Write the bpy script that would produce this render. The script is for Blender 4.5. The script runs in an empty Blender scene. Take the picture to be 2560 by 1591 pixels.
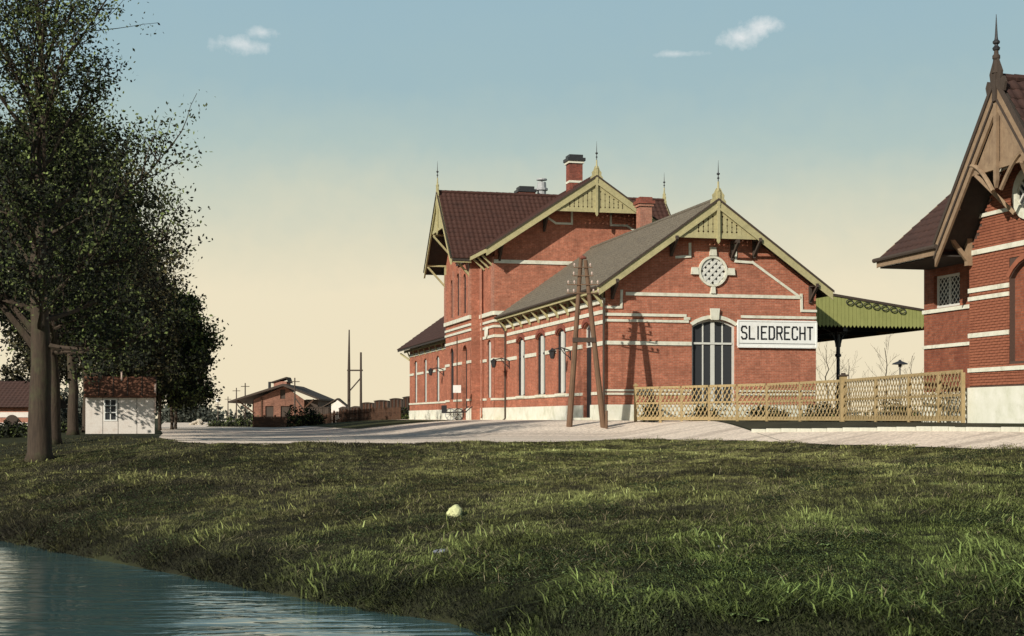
import bpy, bmesh, math, random
import numpy as np
from mathutils import Vector, Matrix
from mathutils.geometry import tessellate_polygon

R = math.radians
random.seed(7)
np.random.seed(7)
scene = bpy.context.scene
col = scene.collection

# ------------------------------------------------------------------ camera
EYE = 0.10
FPX = 3600.0                      # focal length in pixels of a 2560 px wide frame
cam_d = bpy.data.cameras.new('camera')
cam = bpy.data.objects.new('camera', cam_d)
col.objects.link(cam)
cam.location = (0, 0, EYE)
cam.rotation_euler = (R(90), 0, 0)
cam_d.sensor_width = 36.0
cam_d.lens = FPX / 2560 * 36.0
cam_d.shift_y = 250.5 / 2560
cam_d.clip_start = 0.1
cam_d.clip_end = 4000
scene.camera = cam

# ------------------------------------------------------------------ sun and sky
ANG = math.atan2(.2382, .9712)    # the buildings stand turned by this angle
BX, BY = math.cos(ANG), math.sin(ANG)      # local x (along the gable wall)
UX, UY = -BY, BX                           # local y (away from the camera)
Lb, Lu, Lz = 1.26, 1.0, -.80
ldir = Vector((Lb*BX + Lu*UX, Lb*BY + Lu*UY, Lz)).normalized()
sun_d = bpy.data.lights.new('sun', 'SUN')
sun_d.energy = 5.0
sun_d.angle = R(.5)
sun_d.color = (1.0, .93, .82)
sun = bpy.data.objects.new('sun', sun_d)
col.objects.link(sun)
sun.location = (-40, -40, 40)
sun.rotation_euler = ldir.to_track_quat('-Z', 'Y').to_euler()
S_EL = math.asin(-ldir.z)
S_ROT = math.atan2(-ldir.x, -ldir.y)

world = bpy.data.worlds.new('World')
scene.world = world
world.use_nodes = True
wt = world.node_tree
wt.nodes.clear()
W = lambda t: wt.nodes.new(t)
out = W('ShaderNodeOutputWorld'); bg = W('ShaderNodeBackground')
sky = W('ShaderNodeTexSky'); sky.sky_type = 'NISHITA'; sky.sun_disc = False
sky.sun_elevation = S_EL; sky.sun_rotation = S_ROT
skm = W('ShaderNodeMix'); skm.data_type = 'RGBA'; skm.blend_type = 'MULTIPLY'; skm.inputs[0].default_value = 1
skm.inputs[7].default_value = (.06, .06, .06, 1)
wt.links.new(sky.outputs[0], skm.inputs[6])
tc = W('ShaderNodeTexCoord'); sep = W('ShaderNodeSeparateXYZ')
wt.links.new(tc.outputs['Generated'], sep.inputs[0])
ramp = W('ShaderNodeValToRGB')
wn = W('ShaderNodeTexNoise'); wn.inputs['Scale'].default_value = 60; wn.inputs['Detail'].default_value = 4
wt.links.new(tc.outputs['Generated'], wn.inputs['Vector'])
jit = W('ShaderNodeMath'); jit.operation = 'MULTIPLY_ADD'; jit.inputs[1].default_value = .02
wt.links.new(wn.outputs[0], jit.inputs[0]); wt.links.new(sep.outputs[2], jit.inputs[2])
wt.links.new(jit.outputs[0], ramp.inputs[0])
stops = [(0.0, (.87, .755, .53)), (.088, (.85, .76, .555)), (.118, (.745, .705, .535)), (.15, (.60, .635, .525)),
         (.185, (.45, .56, .53)), (.229, (.355, .50, .54)), (.30, (.315, .475, .56)), (.42, (.16, .28, .37))]
wn2 = W('ShaderNodeTexNoise'); wn2.inputs['Scale'].default_value = 4; wn2.inputs['Detail'].default_value = 5
wm2 = W('ShaderNodeMapping'); wm2.inputs['Scale'].default_value = (1, 1, 3); wt.links.new(tc.outputs['Generated'], wm2.inputs[0]); wt.links.new(wm2.outputs[0], wn2.inputs['Vector'])
jit2 = W('ShaderNodeMath'); jit2.operation = 'MULTIPLY_ADD'; jit2.inputs[1].default_value = .05
add2 = W('ShaderNodeMath'); add2.operation = 'SUBTRACT'; add2.inputs[1].default_value = .025
wt.links.new(wn2.outputs[0], jit2.inputs[0]); wt.links.new(jit.outputs[0], jit2.inputs[2]); wt.links.new(jit2.outputs[0], add2.inputs[0]); wt.links.new(add2.outputs[0], ramp.inputs[0])
cr = ramp.color_ramp
while len(cr.elements) < len(stops):
    cr.elements.new(.5)
for e, (p, c) in zip(cr.elements, stops):
    e.position = p + .01; e.color = (*c, 1)
mr = W('ShaderNodeMapRange'); mr.inputs[1].default_value = .35; mr.inputs[2].default_value = .8
mr.inputs[3].default_value = 0; mr.inputs[4].default_value = .85
wt.links.new(sep.outputs[2], mr.inputs[0])
mx = W('ShaderNodeMix'); mx.data_type = 'RGBA'
wt.links.new(mr.outputs[0], mx.inputs[0]); wt.links.new(ramp.outputs[0], mx.inputs[6]); wt.links.new(skm.outputs[2], mx.inputs[7])
# a few small clouds, placed by direction
cur = mx.outputs[2]
def cloud(px, py, rx, rz, seed, amount):
    global cur
    d = Vector(((px-1280)/FPX, 1, (1046-py)/FPX)).normalized()
    sub = W('ShaderNodeVectorMath'); sub.operation = 'SUBTRACT'; sub.inputs[1].default_value = d
    wt.links.new(tc.outputs['Generated'], sub.inputs[0])
    n = W('ShaderNodeTexNoise'); n.inputs['Scale'].default_value = 85; n.inputs['Detail'].default_value = 7
    n.inputs['Roughness'].default_value = .65
    off = W('ShaderNodeVectorMath'); off.operation = 'ADD'; off.inputs[1].default_value = (seed, 0, 0)
    wt.links.new(tc.outputs['Generated'], off.inputs[0]); wt.links.new(off.outputs[0], n.inputs['Vector'])
    scl = W('ShaderNodeVectorMath'); scl.operation = 'MULTIPLY'; scl.inputs[1].default_value = (1/rx, 8, 1/rz)
    wt.links.new(sub.outputs[0], scl.inputs[0])
    ln = W('ShaderNodeVectorMath'); ln.operation = 'LENGTH'; wt.links.new(scl.outputs[0], ln.inputs[0])
    m = W('ShaderNodeMath'); m.operation = 'MULTIPLY_ADD'; m.inputs[1].default_value = -.6; m.inputs[2].default_value = .10
    wt.links.new(ln.outputs[1], m.inputs[0])
    a = W('ShaderNodeMath'); a.operation = 'ADD'
    wt.links.new(m.outputs[0], a.inputs[0]); wt.links.new(n.outputs[0], a.inputs[1])
    mp = W('ShaderNodeMapRange'); mp.inputs[1].default_value = .12; mp.inputs[2].default_value = .70
    mp.inputs[3].default_value = 0; mp.inputs[4].default_value = amount
    wt.links.new(a.outputs[0], mp.inputs[0])
    x = W('ShaderNodeMix'); x.data_type = 'RGBA'; x.inputs[7].default_value = (.86, .87, .86, 1)
    wt.links.new(mp.outputs[0], x.inputs[0]); wt.links.new(cur, x.inputs[6])
    cur = x.outputs[2]
cloud(1850, 92, .022, .0095, 3.1, .85)
cloud(1905, 66, .020, .0075, 1.1, .85)
cloud(1690, 135, .022, .0035, 5.7, .55)
cloud(600, 112, .024, .008, 7.3, .7)
cloud(655, 82, .015, .006, 9.2, .7)
wt.links.new(cur, bg.inputs[0]); bg.inputs[1].default_value = 1.0
wt.links.new(bg.outputs[0], out.inputs[0])

scene.view_settings.view_transform = 'Standard'
scene.view_settings.look = 'None'
scene.view_settings.exposure = 0
scene.view_settings.gamma = 1
scene.view_settings.use_curve_mapping = False
scene.cycles.max_bounces = 6
scene.cycles.transparent_max_bounces = 8

# ------------------------------------------------------------------ materials
MATS = {}
def nodes(name):
    m = bpy.data.materials.new(name); m.use_nodes = True
    nt = m.node_tree; b = nt.nodes['Principled BSDF']
    MATS[name] = m
    return m, nt, b

def lin(c): return (*c, 1)

def mat(name, c1, c2=None, scale=8, rough=.85, bump=.15, detail=6, spec=.25, metal=0, stretch=(1, 1, 1), blot=0, blotc=(.1, .08, .06), bscale=1.2):
    m, nt, b = nodes(name)
    L = nt.links.new; N = nt.nodes.new
    tc = N('ShaderNodeTexCoord'); mp = N('ShaderNodeMapping'); mp.inputs['Scale'].default_value = stretch
    L(tc.outputs['Object'], mp.inputs[0])
    n = N('ShaderNodeTexNoise'); n.inputs['Scale'].default_value = scale; n.inputs['Detail'].default_value = detail
    n.inputs['Roughness'].default_value = .65
    L(mp.outputs[0], n.inputs['Vector'])
    r = N('ShaderNodeValToRGB'); r.color_ramp.elements[0].position = .3; r.color_ramp.elements[1].position = .7
    r.color_ramp.elements[0].color = lin(c1); r.color_ramp.elements[1].color = lin(c2 or tuple(x*1.25 for x in c1))
    L(n.outputs[0], r.inputs[0]); c = r.outputs[0]
    if blot:
        n2 = N('ShaderNodeTexNoise'); n2.inputs['Scale'].default_value = bscale; n2.inputs['Detail'].default_value = 8
        n2.inputs['Roughness'].default_value = .7
        L(tc.outputs['Object'], n2.inputs['Vector'])
        r2 = N('ShaderNodeValToRGB'); r2.color_ramp.elements[0].position = .5; r2.color_ramp.elements[1].position = .72
        r2.color_ramp.elements[0].color = (0, 0, 0, 1); r2.color_ramp.elements[1].color = (blot, blot, blot, 1)
        L(n2.outputs[0], r2.inputs[0])
        x = N('ShaderNodeMix'); x.data_type = 'RGBA'; x.inputs[7].default_value = lin(blotc)
        L(r2.outputs[0], x.inputs[0]); L(c, x.inputs[6]); c = x.outputs[2]
    L(c, b.inputs['Base Color'])
    b.inputs['Roughness'].default_value = rough; b.inputs['Metallic'].default_value = metal
    b.inputs['Specular IOR Level'].default_value = spec
    if bump:
        bp = N('ShaderNodeBump'); bp.inputs['Strength'].default_value = bump; bp.inputs['Distance'].default_value = .02
        L(n.outputs[0], bp.inputs['Height']); L(bp.outputs[0], b.inputs['Normal'])
    return m

def brick_mat(name, c1, c2, mortar, stain=(.12, .05, .035), bw=.22, bh=.066):
    m, nt, b = nodes(name)
    L = nt.links.new; N = nt.nodes.new
    tc = N('ShaderNodeTexCoord'); s = N('ShaderNodeSeparateXYZ'); sn = N('ShaderNodeSeparateXYZ')
    L(tc.outputs['Object'], s.inputs[0]); L(tc.outputs['Normal'], sn.inputs[0])
    ab = N('ShaderNodeMath'); ab.operation = 'ABSOLUTE'; L(sn.outputs[0], ab.inputs[0])
    gt = N('ShaderNodeMath'); gt.operation = 'GREATER_THAN'; gt.inputs[1].default_value = .6; L(ab.outputs[0], gt.inputs[0])
    mxx = N('ShaderNodeMix'); mxx.data_type = 'FLOAT'
    L(gt.outputs[0], mxx.inputs[0]); L(s.outputs[0], mxx.inputs[2]); L(s.outputs[1], mxx.inputs[3])
    cb = N('ShaderNodeCombineXYZ'); L(mxx.outputs[0], cb.inputs[0]); L(s.outputs[2], cb.inputs[1])
    br = N('ShaderNodeTexBrick'); br.inputs['Scale'].default_value = 1
    br.inputs['Brick Width'].default_value = bw; br.inputs['Row Height'].default_value = bh
    br.inputs['Mortar Size'].default_value = .006; br.inputs['Mortar Smooth'].default_value = .2
    br.inputs['Bias'].default_value = 0
    br.inputs['Color1'].default_value = lin(c1); br.inputs['Color2'].default_value = lin(c2); br.inputs['Mortar'].default_value = lin(mortar)
    L(cb.outputs[0], br.inputs['Vector'])
    # single dark and pale bricks
    cell = N('ShaderNodeVectorMath'); cell.operation = 'MULTIPLY'; cell.inputs[1].default_value = (1/bw*1.0, 1/bh, 1)
    L(cb.outputs[0], cell.inputs[0])
    fl = N('ShaderNodeVectorMath'); fl.operation = 'FLOOR'; L(cell.outputs[0], fl.inputs[0])
    wn = N('ShaderNodeTexWhiteNoise'); wn.noise_dimensions = '3D'; L(fl.outputs[0], wn.inputs['Vector'])
    hs = N('ShaderNodeHueSaturation')
    mr = N('ShaderNodeMapRange'); mr.inputs[3].default_value = .86; mr.inputs[4].default_value = 1.14; L(wn.outputs[0], mr.inputs[0])
    L(mr.outputs[0], hs.inputs['Value']); L(br.outputs[0], hs.inputs['Color'])
    sp = N('ShaderNodeTexNoise'); sp.inputs['Scale'].default_value = 7.5; sp.inputs['Detail'].default_value = 5; sp.inputs['Roughness'].default_value = .8; L(tc.outputs['Object'], sp.inputs['Vector'])
    spr = N('ShaderNodeMapRange'); spr.inputs[1].default_value = .3; spr.inputs[2].default_value = .7; spr.inputs[3].default_value = .68; spr.inputs[4].default_value = 1.32; L(sp.outputs[0], spr.inputs[0])
    hs2 = N('ShaderNodeHueSaturation'); L(spr.outputs[0], hs2.inputs['Value']); L(hs.outputs[0], hs2.inputs['Color']); hs = hs2
    n = N('ShaderNodeTexNoise'); n.inputs['Scale'].default_value = .9; n.inputs['Detail'].default_value = 9; n.inputs['Roughness'].default_value = .72
    L(tc.outputs['Object'], n.inputs['Vector'])
    rr = N('ShaderNodeValToRGB'); rr.color_ramp.elements[0].position = .44; rr.color_ramp.elements[1].position = .72
    rr.color_ramp.elements[0].color = (0, 0, 0, 1); rr.color_ramp.elements[1].color = (.62, .62, .62, 1)
    L(n.outputs[0], rr.inputs[0])
    x = N('ShaderNodeMix'); x.data_type = 'RGBA'; x.inputs[7].default_value = lin(stain)
    L(rr.outputs[0], x.inputs[0]); L(hs.outputs[0], x.inputs[6])
    # rising damp, soot streaks running down
    mp = N('ShaderNodeMapping'); mp.inputs['Scale'].default_value = (3.2, 3.2, .22); L(tc.outputs['Object'], mp.inputs[0])
    n3 = N('ShaderNodeTexNoise'); n3.inputs['Scale'].default_value = 1.4; n3.inputs['Detail'].default_value = 5; L(mp.outputs[0], n3.inputs['Vector'])
    r3 = N('ShaderNodeValToRGB'); r3.color_ramp.elements[0].position = .52; r3.color_ramp.elements[1].position = .78
    r3.color_ramp.elements[0].color = (0, 0, 0, 1); r3.color_ramp.elements[1].color = (.4, .4, .4, 1)
    L(n3.outputs[0], r3.inputs[0])
    x2 = N('ShaderNodeMix'); x2.data_type = 'RGBA'; x2.inputs[7].default_value = lin(tuple(v*.9 for v in stain))
    L(r3.outputs[0], x2.inputs[0]); L(x.outputs[2], x2.inputs[6])
    nb_ = N('ShaderNodeTexNoise'); nb_.inputs['Scale'].default_value = 13; nb_.inputs['Detail'].default_value = 4; nb_.inputs['Roughness'].default_value = .9; L(tc.outputs['Object'], nb_.inputs['Vector'])
    rb_ = N('ShaderNodeMapRange'); rb_.inputs[1].default_value = .60; rb_.inputs[2].default_value = .72; rb_.inputs[3].default_value = 0; rb_.inputs[4].default_value = .55; L(nb_.outputs[0], rb_.inputs[0])
    x3 = N('ShaderNodeMix'); x3.data_type = 'RGBA'; x3.inputs[7].default_value = (.50, .36, .27, 1)
    L(rb_.outputs[0], x3.inputs[0]); L(x2.outputs[2], x3.inputs[6]); x2 = x3
    L(x2.outputs[2], b.inputs['Base Color'])
    b.inputs['Roughness'].default_value = .9; b.inputs['Specular IOR Level'].default_value = .2
    bp = N('ShaderNodeBump'); bp.inputs['Strength'].default_value = .6; bp.inputs['Distance'].default_value = .01; bp.invert = True
    L(br.outputs['Fac'], bp.inputs['Height']); L(bp.outputs[0], b.inputs['Normal'])
    return m

def attr_mat(name, cols, rough=.8, trans=0, spec=.2):
    """colour picked per leaf or blade by its own random number"""
    m, nt, b = nodes(name)
    L = nt.links.new; N = nt.nodes.new
    a = N('ShaderNodeAttribute'); a.attribute_name = 'rnd'
    r = N('ShaderNodeValToRGB')
    while len(r.color_ramp.elements) < len(cols): r.color_ramp.elements.new(.5)
    for e, (p, c) in zip(r.color_ramp.elements, cols):
        e.position = p; e.color = lin(c)
    L(a.outputs['Fac'], r.inputs[0]); L(r.outputs[0], b.inputs['Base Color'])
    b.inputs['Roughness'].default_value = rough; b.inputs['Specular IOR Level'].default_value = spec
    if trans:
        tr = N('ShaderNodeBsdfTranslucent'); L(r.outputs[0], tr.inputs[0])
        ms = N('ShaderNodeMixShader'); ms.inputs[0].default_value = trans
        o = nt.nodes['Material Output']
        L(b.outputs[0], ms.inputs[1]); L(tr.outputs[0], ms.inputs[2]); L(ms.outputs[0], o.inputs[0])
    return m

brick_mat('station_brick', (.44, .148, .085), (.385, .122, .07), (.42, .26, .185), stain=(.17, .07, .045))
brick_mat('lodge_brick', (.27, .09, .048), (.22, .07, .038), (.20, .11, .08), stain=(.11, .03, .02))
brick_mat('shed_brick', (.25, .11, .07), (.20, .085, .055), (.25, .17, .13), stain=(.07, .035, .025))
brick_mat('chimney_brick', (.28, .07, .045), (.22, .055, .035), (.2, .13, .1), stain=(.05, .03, .025))
brick_mat('pale_brick', (.42, .17, .11), (.37, .145, .09), (.42, .3, .23), stain=(.25, .12, .09))
mat('lodge_brick_face', (.34, .125, .07), (.22, .075, .042), scale=5, bump=.3, blot=.55, blotc=(.10, .03, .02), bscale=1.0)
mat('mortar', (.07, .045, .035), (.10, .06, .045), scale=20)
mat('white_stone', (.60, .59, .47), (.72, .71, .60), scale=6, blot=.6, blotc=(.27, .24, .16), bscale=2.6)
mat('white_plinth', (.62, .62, .50), (.74, .73, .64), scale=3, blot=.55, blotc=(.36, .37, .24), bscale=1.3)
mat('cream_paint', (.36, .32, .17), (.46, .415, .22), scale=9, rough=.7, blot=.75, blotc=(.25, .23, .12), bscale=2)
mat('tan_paint', (.22, .15, .095), (.32, .225, .14), scale=5, rough=.75, blot=.6, blotc=(.16, .11, .07), bscale=2.4)
mat('soffit', (.035, .03, .026), (.05, .042, .035), scale=6)
mat('dark_wood', (.05, .038, .03), (.075, .055, .042), scale=5, stretch=(4, 4, .6), bump=.3)
mat('brown_wood', (.06, .032, .02), (.10, .052, .03), scale=5, stretch=(4, 4, .6), bump=.4)
mat('pole_wood', (.11, .065, .04), (.19, .115, .07), scale=6, stretch=(5, 5, .4), bump=.4, blot=.5, blotc=(.06, .04, .03), bscale=1.4)
mat('white_frame', (.55, .55, .50), (.64, .63, .57), scale=4, rough=.6, bump=.05)
mat('sign_white', (.78, .78, .74), (.84, .84, .80), scale=3, rough=.6, bump=.03, blot=.55, blotc=(.58, .55, .46), bscale=2.5)
mat('sign_black', (.02, .02, .022), rough=.5, bump=0)
mat('black_iron', (.018, .018, .02), (.03, .03, .032), scale=12, rough=.5, spec=.5)
mat('porcelain', (.46, .34, .28), (.52, .40, .34), rough=.3, spec=.6, bump=0)
mat('canopy_green', (.26, .27, .09), (.32, .33, .115), scale=5, stretch=(4, 4, .3), rough=.7, blot=.4, blotc=(.17, .19, .06))
mat('fence_paint', (.33, .245, .125), (.41, .305, .155), scale=7, rough=.75, blot=.6, blotc=(.22, .17, .06), bscale=2.5)
mat('slate', (.06, .05, .037), (.235, .20, .15), scale=22, rough=.75, blot=.5, blotc=(.08, .07, .06), bscale=1.5, detail=9)
mat('clay_tiles', (.05, .024, .018), (.08, .035, .026), scale=9, rough=.8, blot=.6, blotc=(.025, .015, .013), bscale=1.2)
mat('dark_tiles', (.045, .026, .022), (.07, .036, .028), scale=9, rough=.8, blot=.4, blotc=(.03, .02, .018))
mat('lead', (.32, .33, .33), (.4, .41, .41), rough=.6)
mat('hut_paint', (.66, .60, .54), (.76, .71, .64), scale=12, rough=.8, blot=.5, blotc=(.50, .38, .30), bscale=2.5)
mat('rust_roof', (.12, .052, .03), (.17, .075, .042), scale=6, rough=.85, blot=.5, blotc=(.05, .03, .02))
mat('kerb_stone', (.55, .54, .44), (.66, .65, .55), scale=6, blot=.6, blotc=(.3, .29, .2), bscale=3)
mat('pale_rock', (.52, .54, .26), (.66, .68, .38), scale=4, bump=.6, blot=.5, blotc=(.36, .38, .16), bscale=4)
mat('grey_rock', (.13, .14, .17), (.24, .25, .29), scale=14, bump=.6)
mat('bark', (.035, .025, .018), (.07, .05, .034), scale=3.5, stretch=(5, 5, .7), bump=.8, blot=.6, blotc=(.075, .09, .04), bscale=1.2)
mat('heap', (.42, .36, .28), (.55, .48, .38), scale=9)
mat('wagon_brown', (.085, .042, .027), (.135, .062, .036), scale=4, stretch=(1, 1, 3), blot=.6, blotc=(.04, .025, .02))
# glass
m, nt, b = nodes('glass')
b.inputs['Base Color'].default_value = (.04, .043, .047, 1); b.inputs['Roughness'].default_value = .15
b.inputs['Specular IOR Level'].default_value = .12
n = nt.nodes.new('ShaderNodeTexNoise'); n.inputs['Scale'].default_value = 2.5
bp = nt.nodes.new('ShaderNodeBump'); bp.inputs['Strength'].default_value = .12
nt.links.new(n.outputs[0], bp.inputs['Height']); nt.links.new(bp.outputs[0], b.inputs['Normal'])
mat('pale_glass', (.16, .16, .16), (.24, .24, .23), scale=6, rough=.3, bump=.05)
# leaves and grass
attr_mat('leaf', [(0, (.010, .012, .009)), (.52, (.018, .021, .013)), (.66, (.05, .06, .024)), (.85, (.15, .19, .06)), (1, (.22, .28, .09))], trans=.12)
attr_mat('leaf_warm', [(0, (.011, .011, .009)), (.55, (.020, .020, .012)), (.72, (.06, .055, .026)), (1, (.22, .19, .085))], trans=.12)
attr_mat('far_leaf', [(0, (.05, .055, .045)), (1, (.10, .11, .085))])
attr_mat('grass_blade', [(0, (.03, .027, .018)), (.28, (.08, .075, .036)), (.52, (.19, .19, .07)), (.76, (.34, .355, .125)), (1, (.50, .54, .22))], trans=.15)
_m = MATS['grass_blade']; _nt = _m.node_tree; _b = _nt.nodes['Principled BSDF']
_a = _nt.nodes.new('ShaderNodeAttribute'); _a.attribute_name = 'hue'
_r = [q for q in _nt.nodes if q.type == 'VALTORGB'][0]
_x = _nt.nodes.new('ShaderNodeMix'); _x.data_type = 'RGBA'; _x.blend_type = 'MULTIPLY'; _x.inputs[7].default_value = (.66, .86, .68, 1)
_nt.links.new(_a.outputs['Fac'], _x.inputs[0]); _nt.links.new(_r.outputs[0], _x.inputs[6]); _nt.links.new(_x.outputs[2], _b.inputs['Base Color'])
_t = [q for q in _nt.nodes if q.type == 'BSDF_TRANSLUCENT'][0]; _nt.links.new(_x.outputs[2], _t.inputs[0])

def ground_mat(name, c, bump=.5):
    """soil with short turf: several noises over each other, metre patches down to centimetres"""
    m, nt, b = nodes(name)
    L = nt.links.new; N = nt.nodes.new
    tc = N('ShaderNodeTexCoord')
    n1 = N('ShaderNodeTexNoise'); n1.inputs['Scale'].default_value = .5; n1.inputs['Detail'].default_value = 6
    n2 = N('ShaderNodeTexNoise'); n2.inputs['Scale'].default_value = 11; n2.inputs['Detail'].default_value = 8; n2.inputs['Roughness'].default_value = .75
    for q in (n1, n2): L(tc.outputs['Object'], q.inputs['Vector'])
    ad = N('ShaderNodeMath'); ad.operation = 'MULTIPLY_ADD'; ad.inputs[1].default_value = .5
    L(n1.outputs[0], ad.inputs[0])
    h = N('ShaderNodeMath'); h.operation = 'MULTIPLY'; h.inputs[1].default_value = .6; L(n2.outputs[0], h.inputs[0]); L(h.outputs[0], ad.inputs[2])
    r = N('ShaderNodeValToRGB')
    while len(r.color_ramp.elements) < len(c): r.color_ramp.elements.new(.5)
    for e, (p, k) in zip(r.color_ramp.elements, c): e.position = p; e.color = lin(k)
    L(ad.outputs[0], r.inputs[0]); L(r.outputs[0], b.inputs['Base Color'])
    b.inputs['Roughness'].default_value = .95; b.inputs['Specular IOR Level'].default_value = .1
    bp = N('ShaderNodeBump'); bp.inputs['Strength'].default_value = bump; bp.inputs['Distance'].default_value = .04
    L(n2.outputs[0], bp.inputs['Height']); L(bp.outputs[0], b.inputs['Normal'])
    return m
ground_mat('turf', [(.35, (.018, .018, .012)), (.55, (.032, .034, .017)), (.7, (.05, .055, .024))])
ground_mat('verge_turf', [(.35, (.035, .037, .015)), (.7, (.07, .075, .028))])
ground_mat('soil', [(.35, (.03, .028, .02)), (.7, (.07, .065, .04))])

m, nt, b = nodes('gravel')
L = nt.links.new; N = nt.nodes.new
tc_ = N('ShaderNodeTexCoord')
mp_ = N('ShaderNodeMapping'); mp_.inputs['Rotation'].default_value = (0, 0, R(6)); mp_.inputs['Scale'].default_value = (.06, .9, 1)
L(tc_.outputs['Object'], mp_.inputs[0])
n1 = N('ShaderNodeTexNoise'); n1.inputs['Scale'].default_value = 1.0; n1.inputs['Detail'].default_value = 8; L(mp_.outputs[0], n1.inputs['Vector'])
n2 = N('ShaderNodeTexNoise'); n2.inputs['Scale'].default_value = 9; n2.inputs['Detail'].default_value = 9; n2.inputs['Roughness'].default_value = .8
L(tc_.outputs['Object'], n2.inputs['Vector'])
r1 = N('ShaderNodeValToRGB'); r1.color_ramp.elements[0].position = .34; r1.color_ramp.elements[1].position = .5
r1.color_ramp.elements[0].color = (.60, .51, .43, 1); r1.color_ramp.elements[1].color = (.82, .71, .60, 1)
L(n1.outputs[0], r1.inputs[0])
r2 = N('ShaderNodeValToRGB'); r2.color_ramp.elements[0].position = .35; r2.color_ramp.elements[1].position = .62
r2.color_ramp.elements[0].color = (.55, .53, .5, 1); r2.color_ramp.elements[1].color = (1.2, 1.18, 1.14, 1)
L(n2.outputs[0], r2.inputs[0])
mm = N('ShaderNodeMix'); mm.data_type = 'RGBA'; mm.blend_type = 'MULTIPLY'; mm.inputs[0].default_value = 1
L(r1.outputs[0], mm.inputs[6]); L(r2.outputs[0], mm.inputs[7]); L(mm.outputs[2], b.inputs['Base Color'])
b.inputs['Roughness'].default_value = .95; b.inputs['Specular IOR Level'].default_value = .1
bp = N('ShaderNodeBump'); bp.inputs['Strength'].default_value = .8; bp.inputs['Distance'].default_value = .03
L(n2.outputs[0], bp.inputs['Height']); L(bp.outputs[0], b.inputs['Normal'])

m, nt, b = nodes('water')
L = nt.links.new; N = nt.nodes.new
tc_ = N('ShaderNodeTexCoord'); mp_ = N('ShaderNodeMapping')
mp_.inputs['Rotation'].default_value = (0, 0, R(-16)); mp_.inputs['Scale'].default_value = (.55, 2.0, 1)
L(tc_.outputs['Object'], mp_.inputs[0])
n1 = N('ShaderNodeTexNoise'); n1.inputs['Scale'].default_value = 1.25; n1.inputs['Detail'].default_value = 3; n1.inputs['Roughness'].default_value = .5
n1.inputs['Distortion'].default_value = .6
L(mp_.outputs[0], n1.inputs['Vector'])
bp = N('ShaderNodeBump'); bp.inputs['Strength'].default_value = 1.0; bp.inputs['Distance'].default_value = .046
n3 = N('ShaderNodeTexNoise'); n3.inputs['Scale'].default_value = .22; n3.inputs['Detail'].default_value = 2; L(tc_.outputs['Object'], n3.inputs['Vector'])
r3 = N('ShaderNodeMapRange'); r3.inputs[1].default_value = .35; r3.inputs[2].default_value = .65; r3.inputs[3].default_value = .35; r3.inputs[4].default_value = 1.3
L(n3.outputs[0], r3.inputs[0])
m3 = N('ShaderNodeMath'); m3.operation = 'MULTIPLY'; L(n1.outputs[0], m3.inputs[0]); L(r3.outputs[0], m3.inputs[1])
L(m3.outputs[0], bp.inputs['Height']); L(bp.outputs[0], b.inputs['Normal'])
b.inputs['Base Color'].default_value = (.05, .10, .10, 1); b.inputs['Roughness'].default_value = .04
b.inputs['IOR'].default_value = 1.45; b.inputs['Specular IOR Level'].default_value = .5
M = MATS

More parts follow.
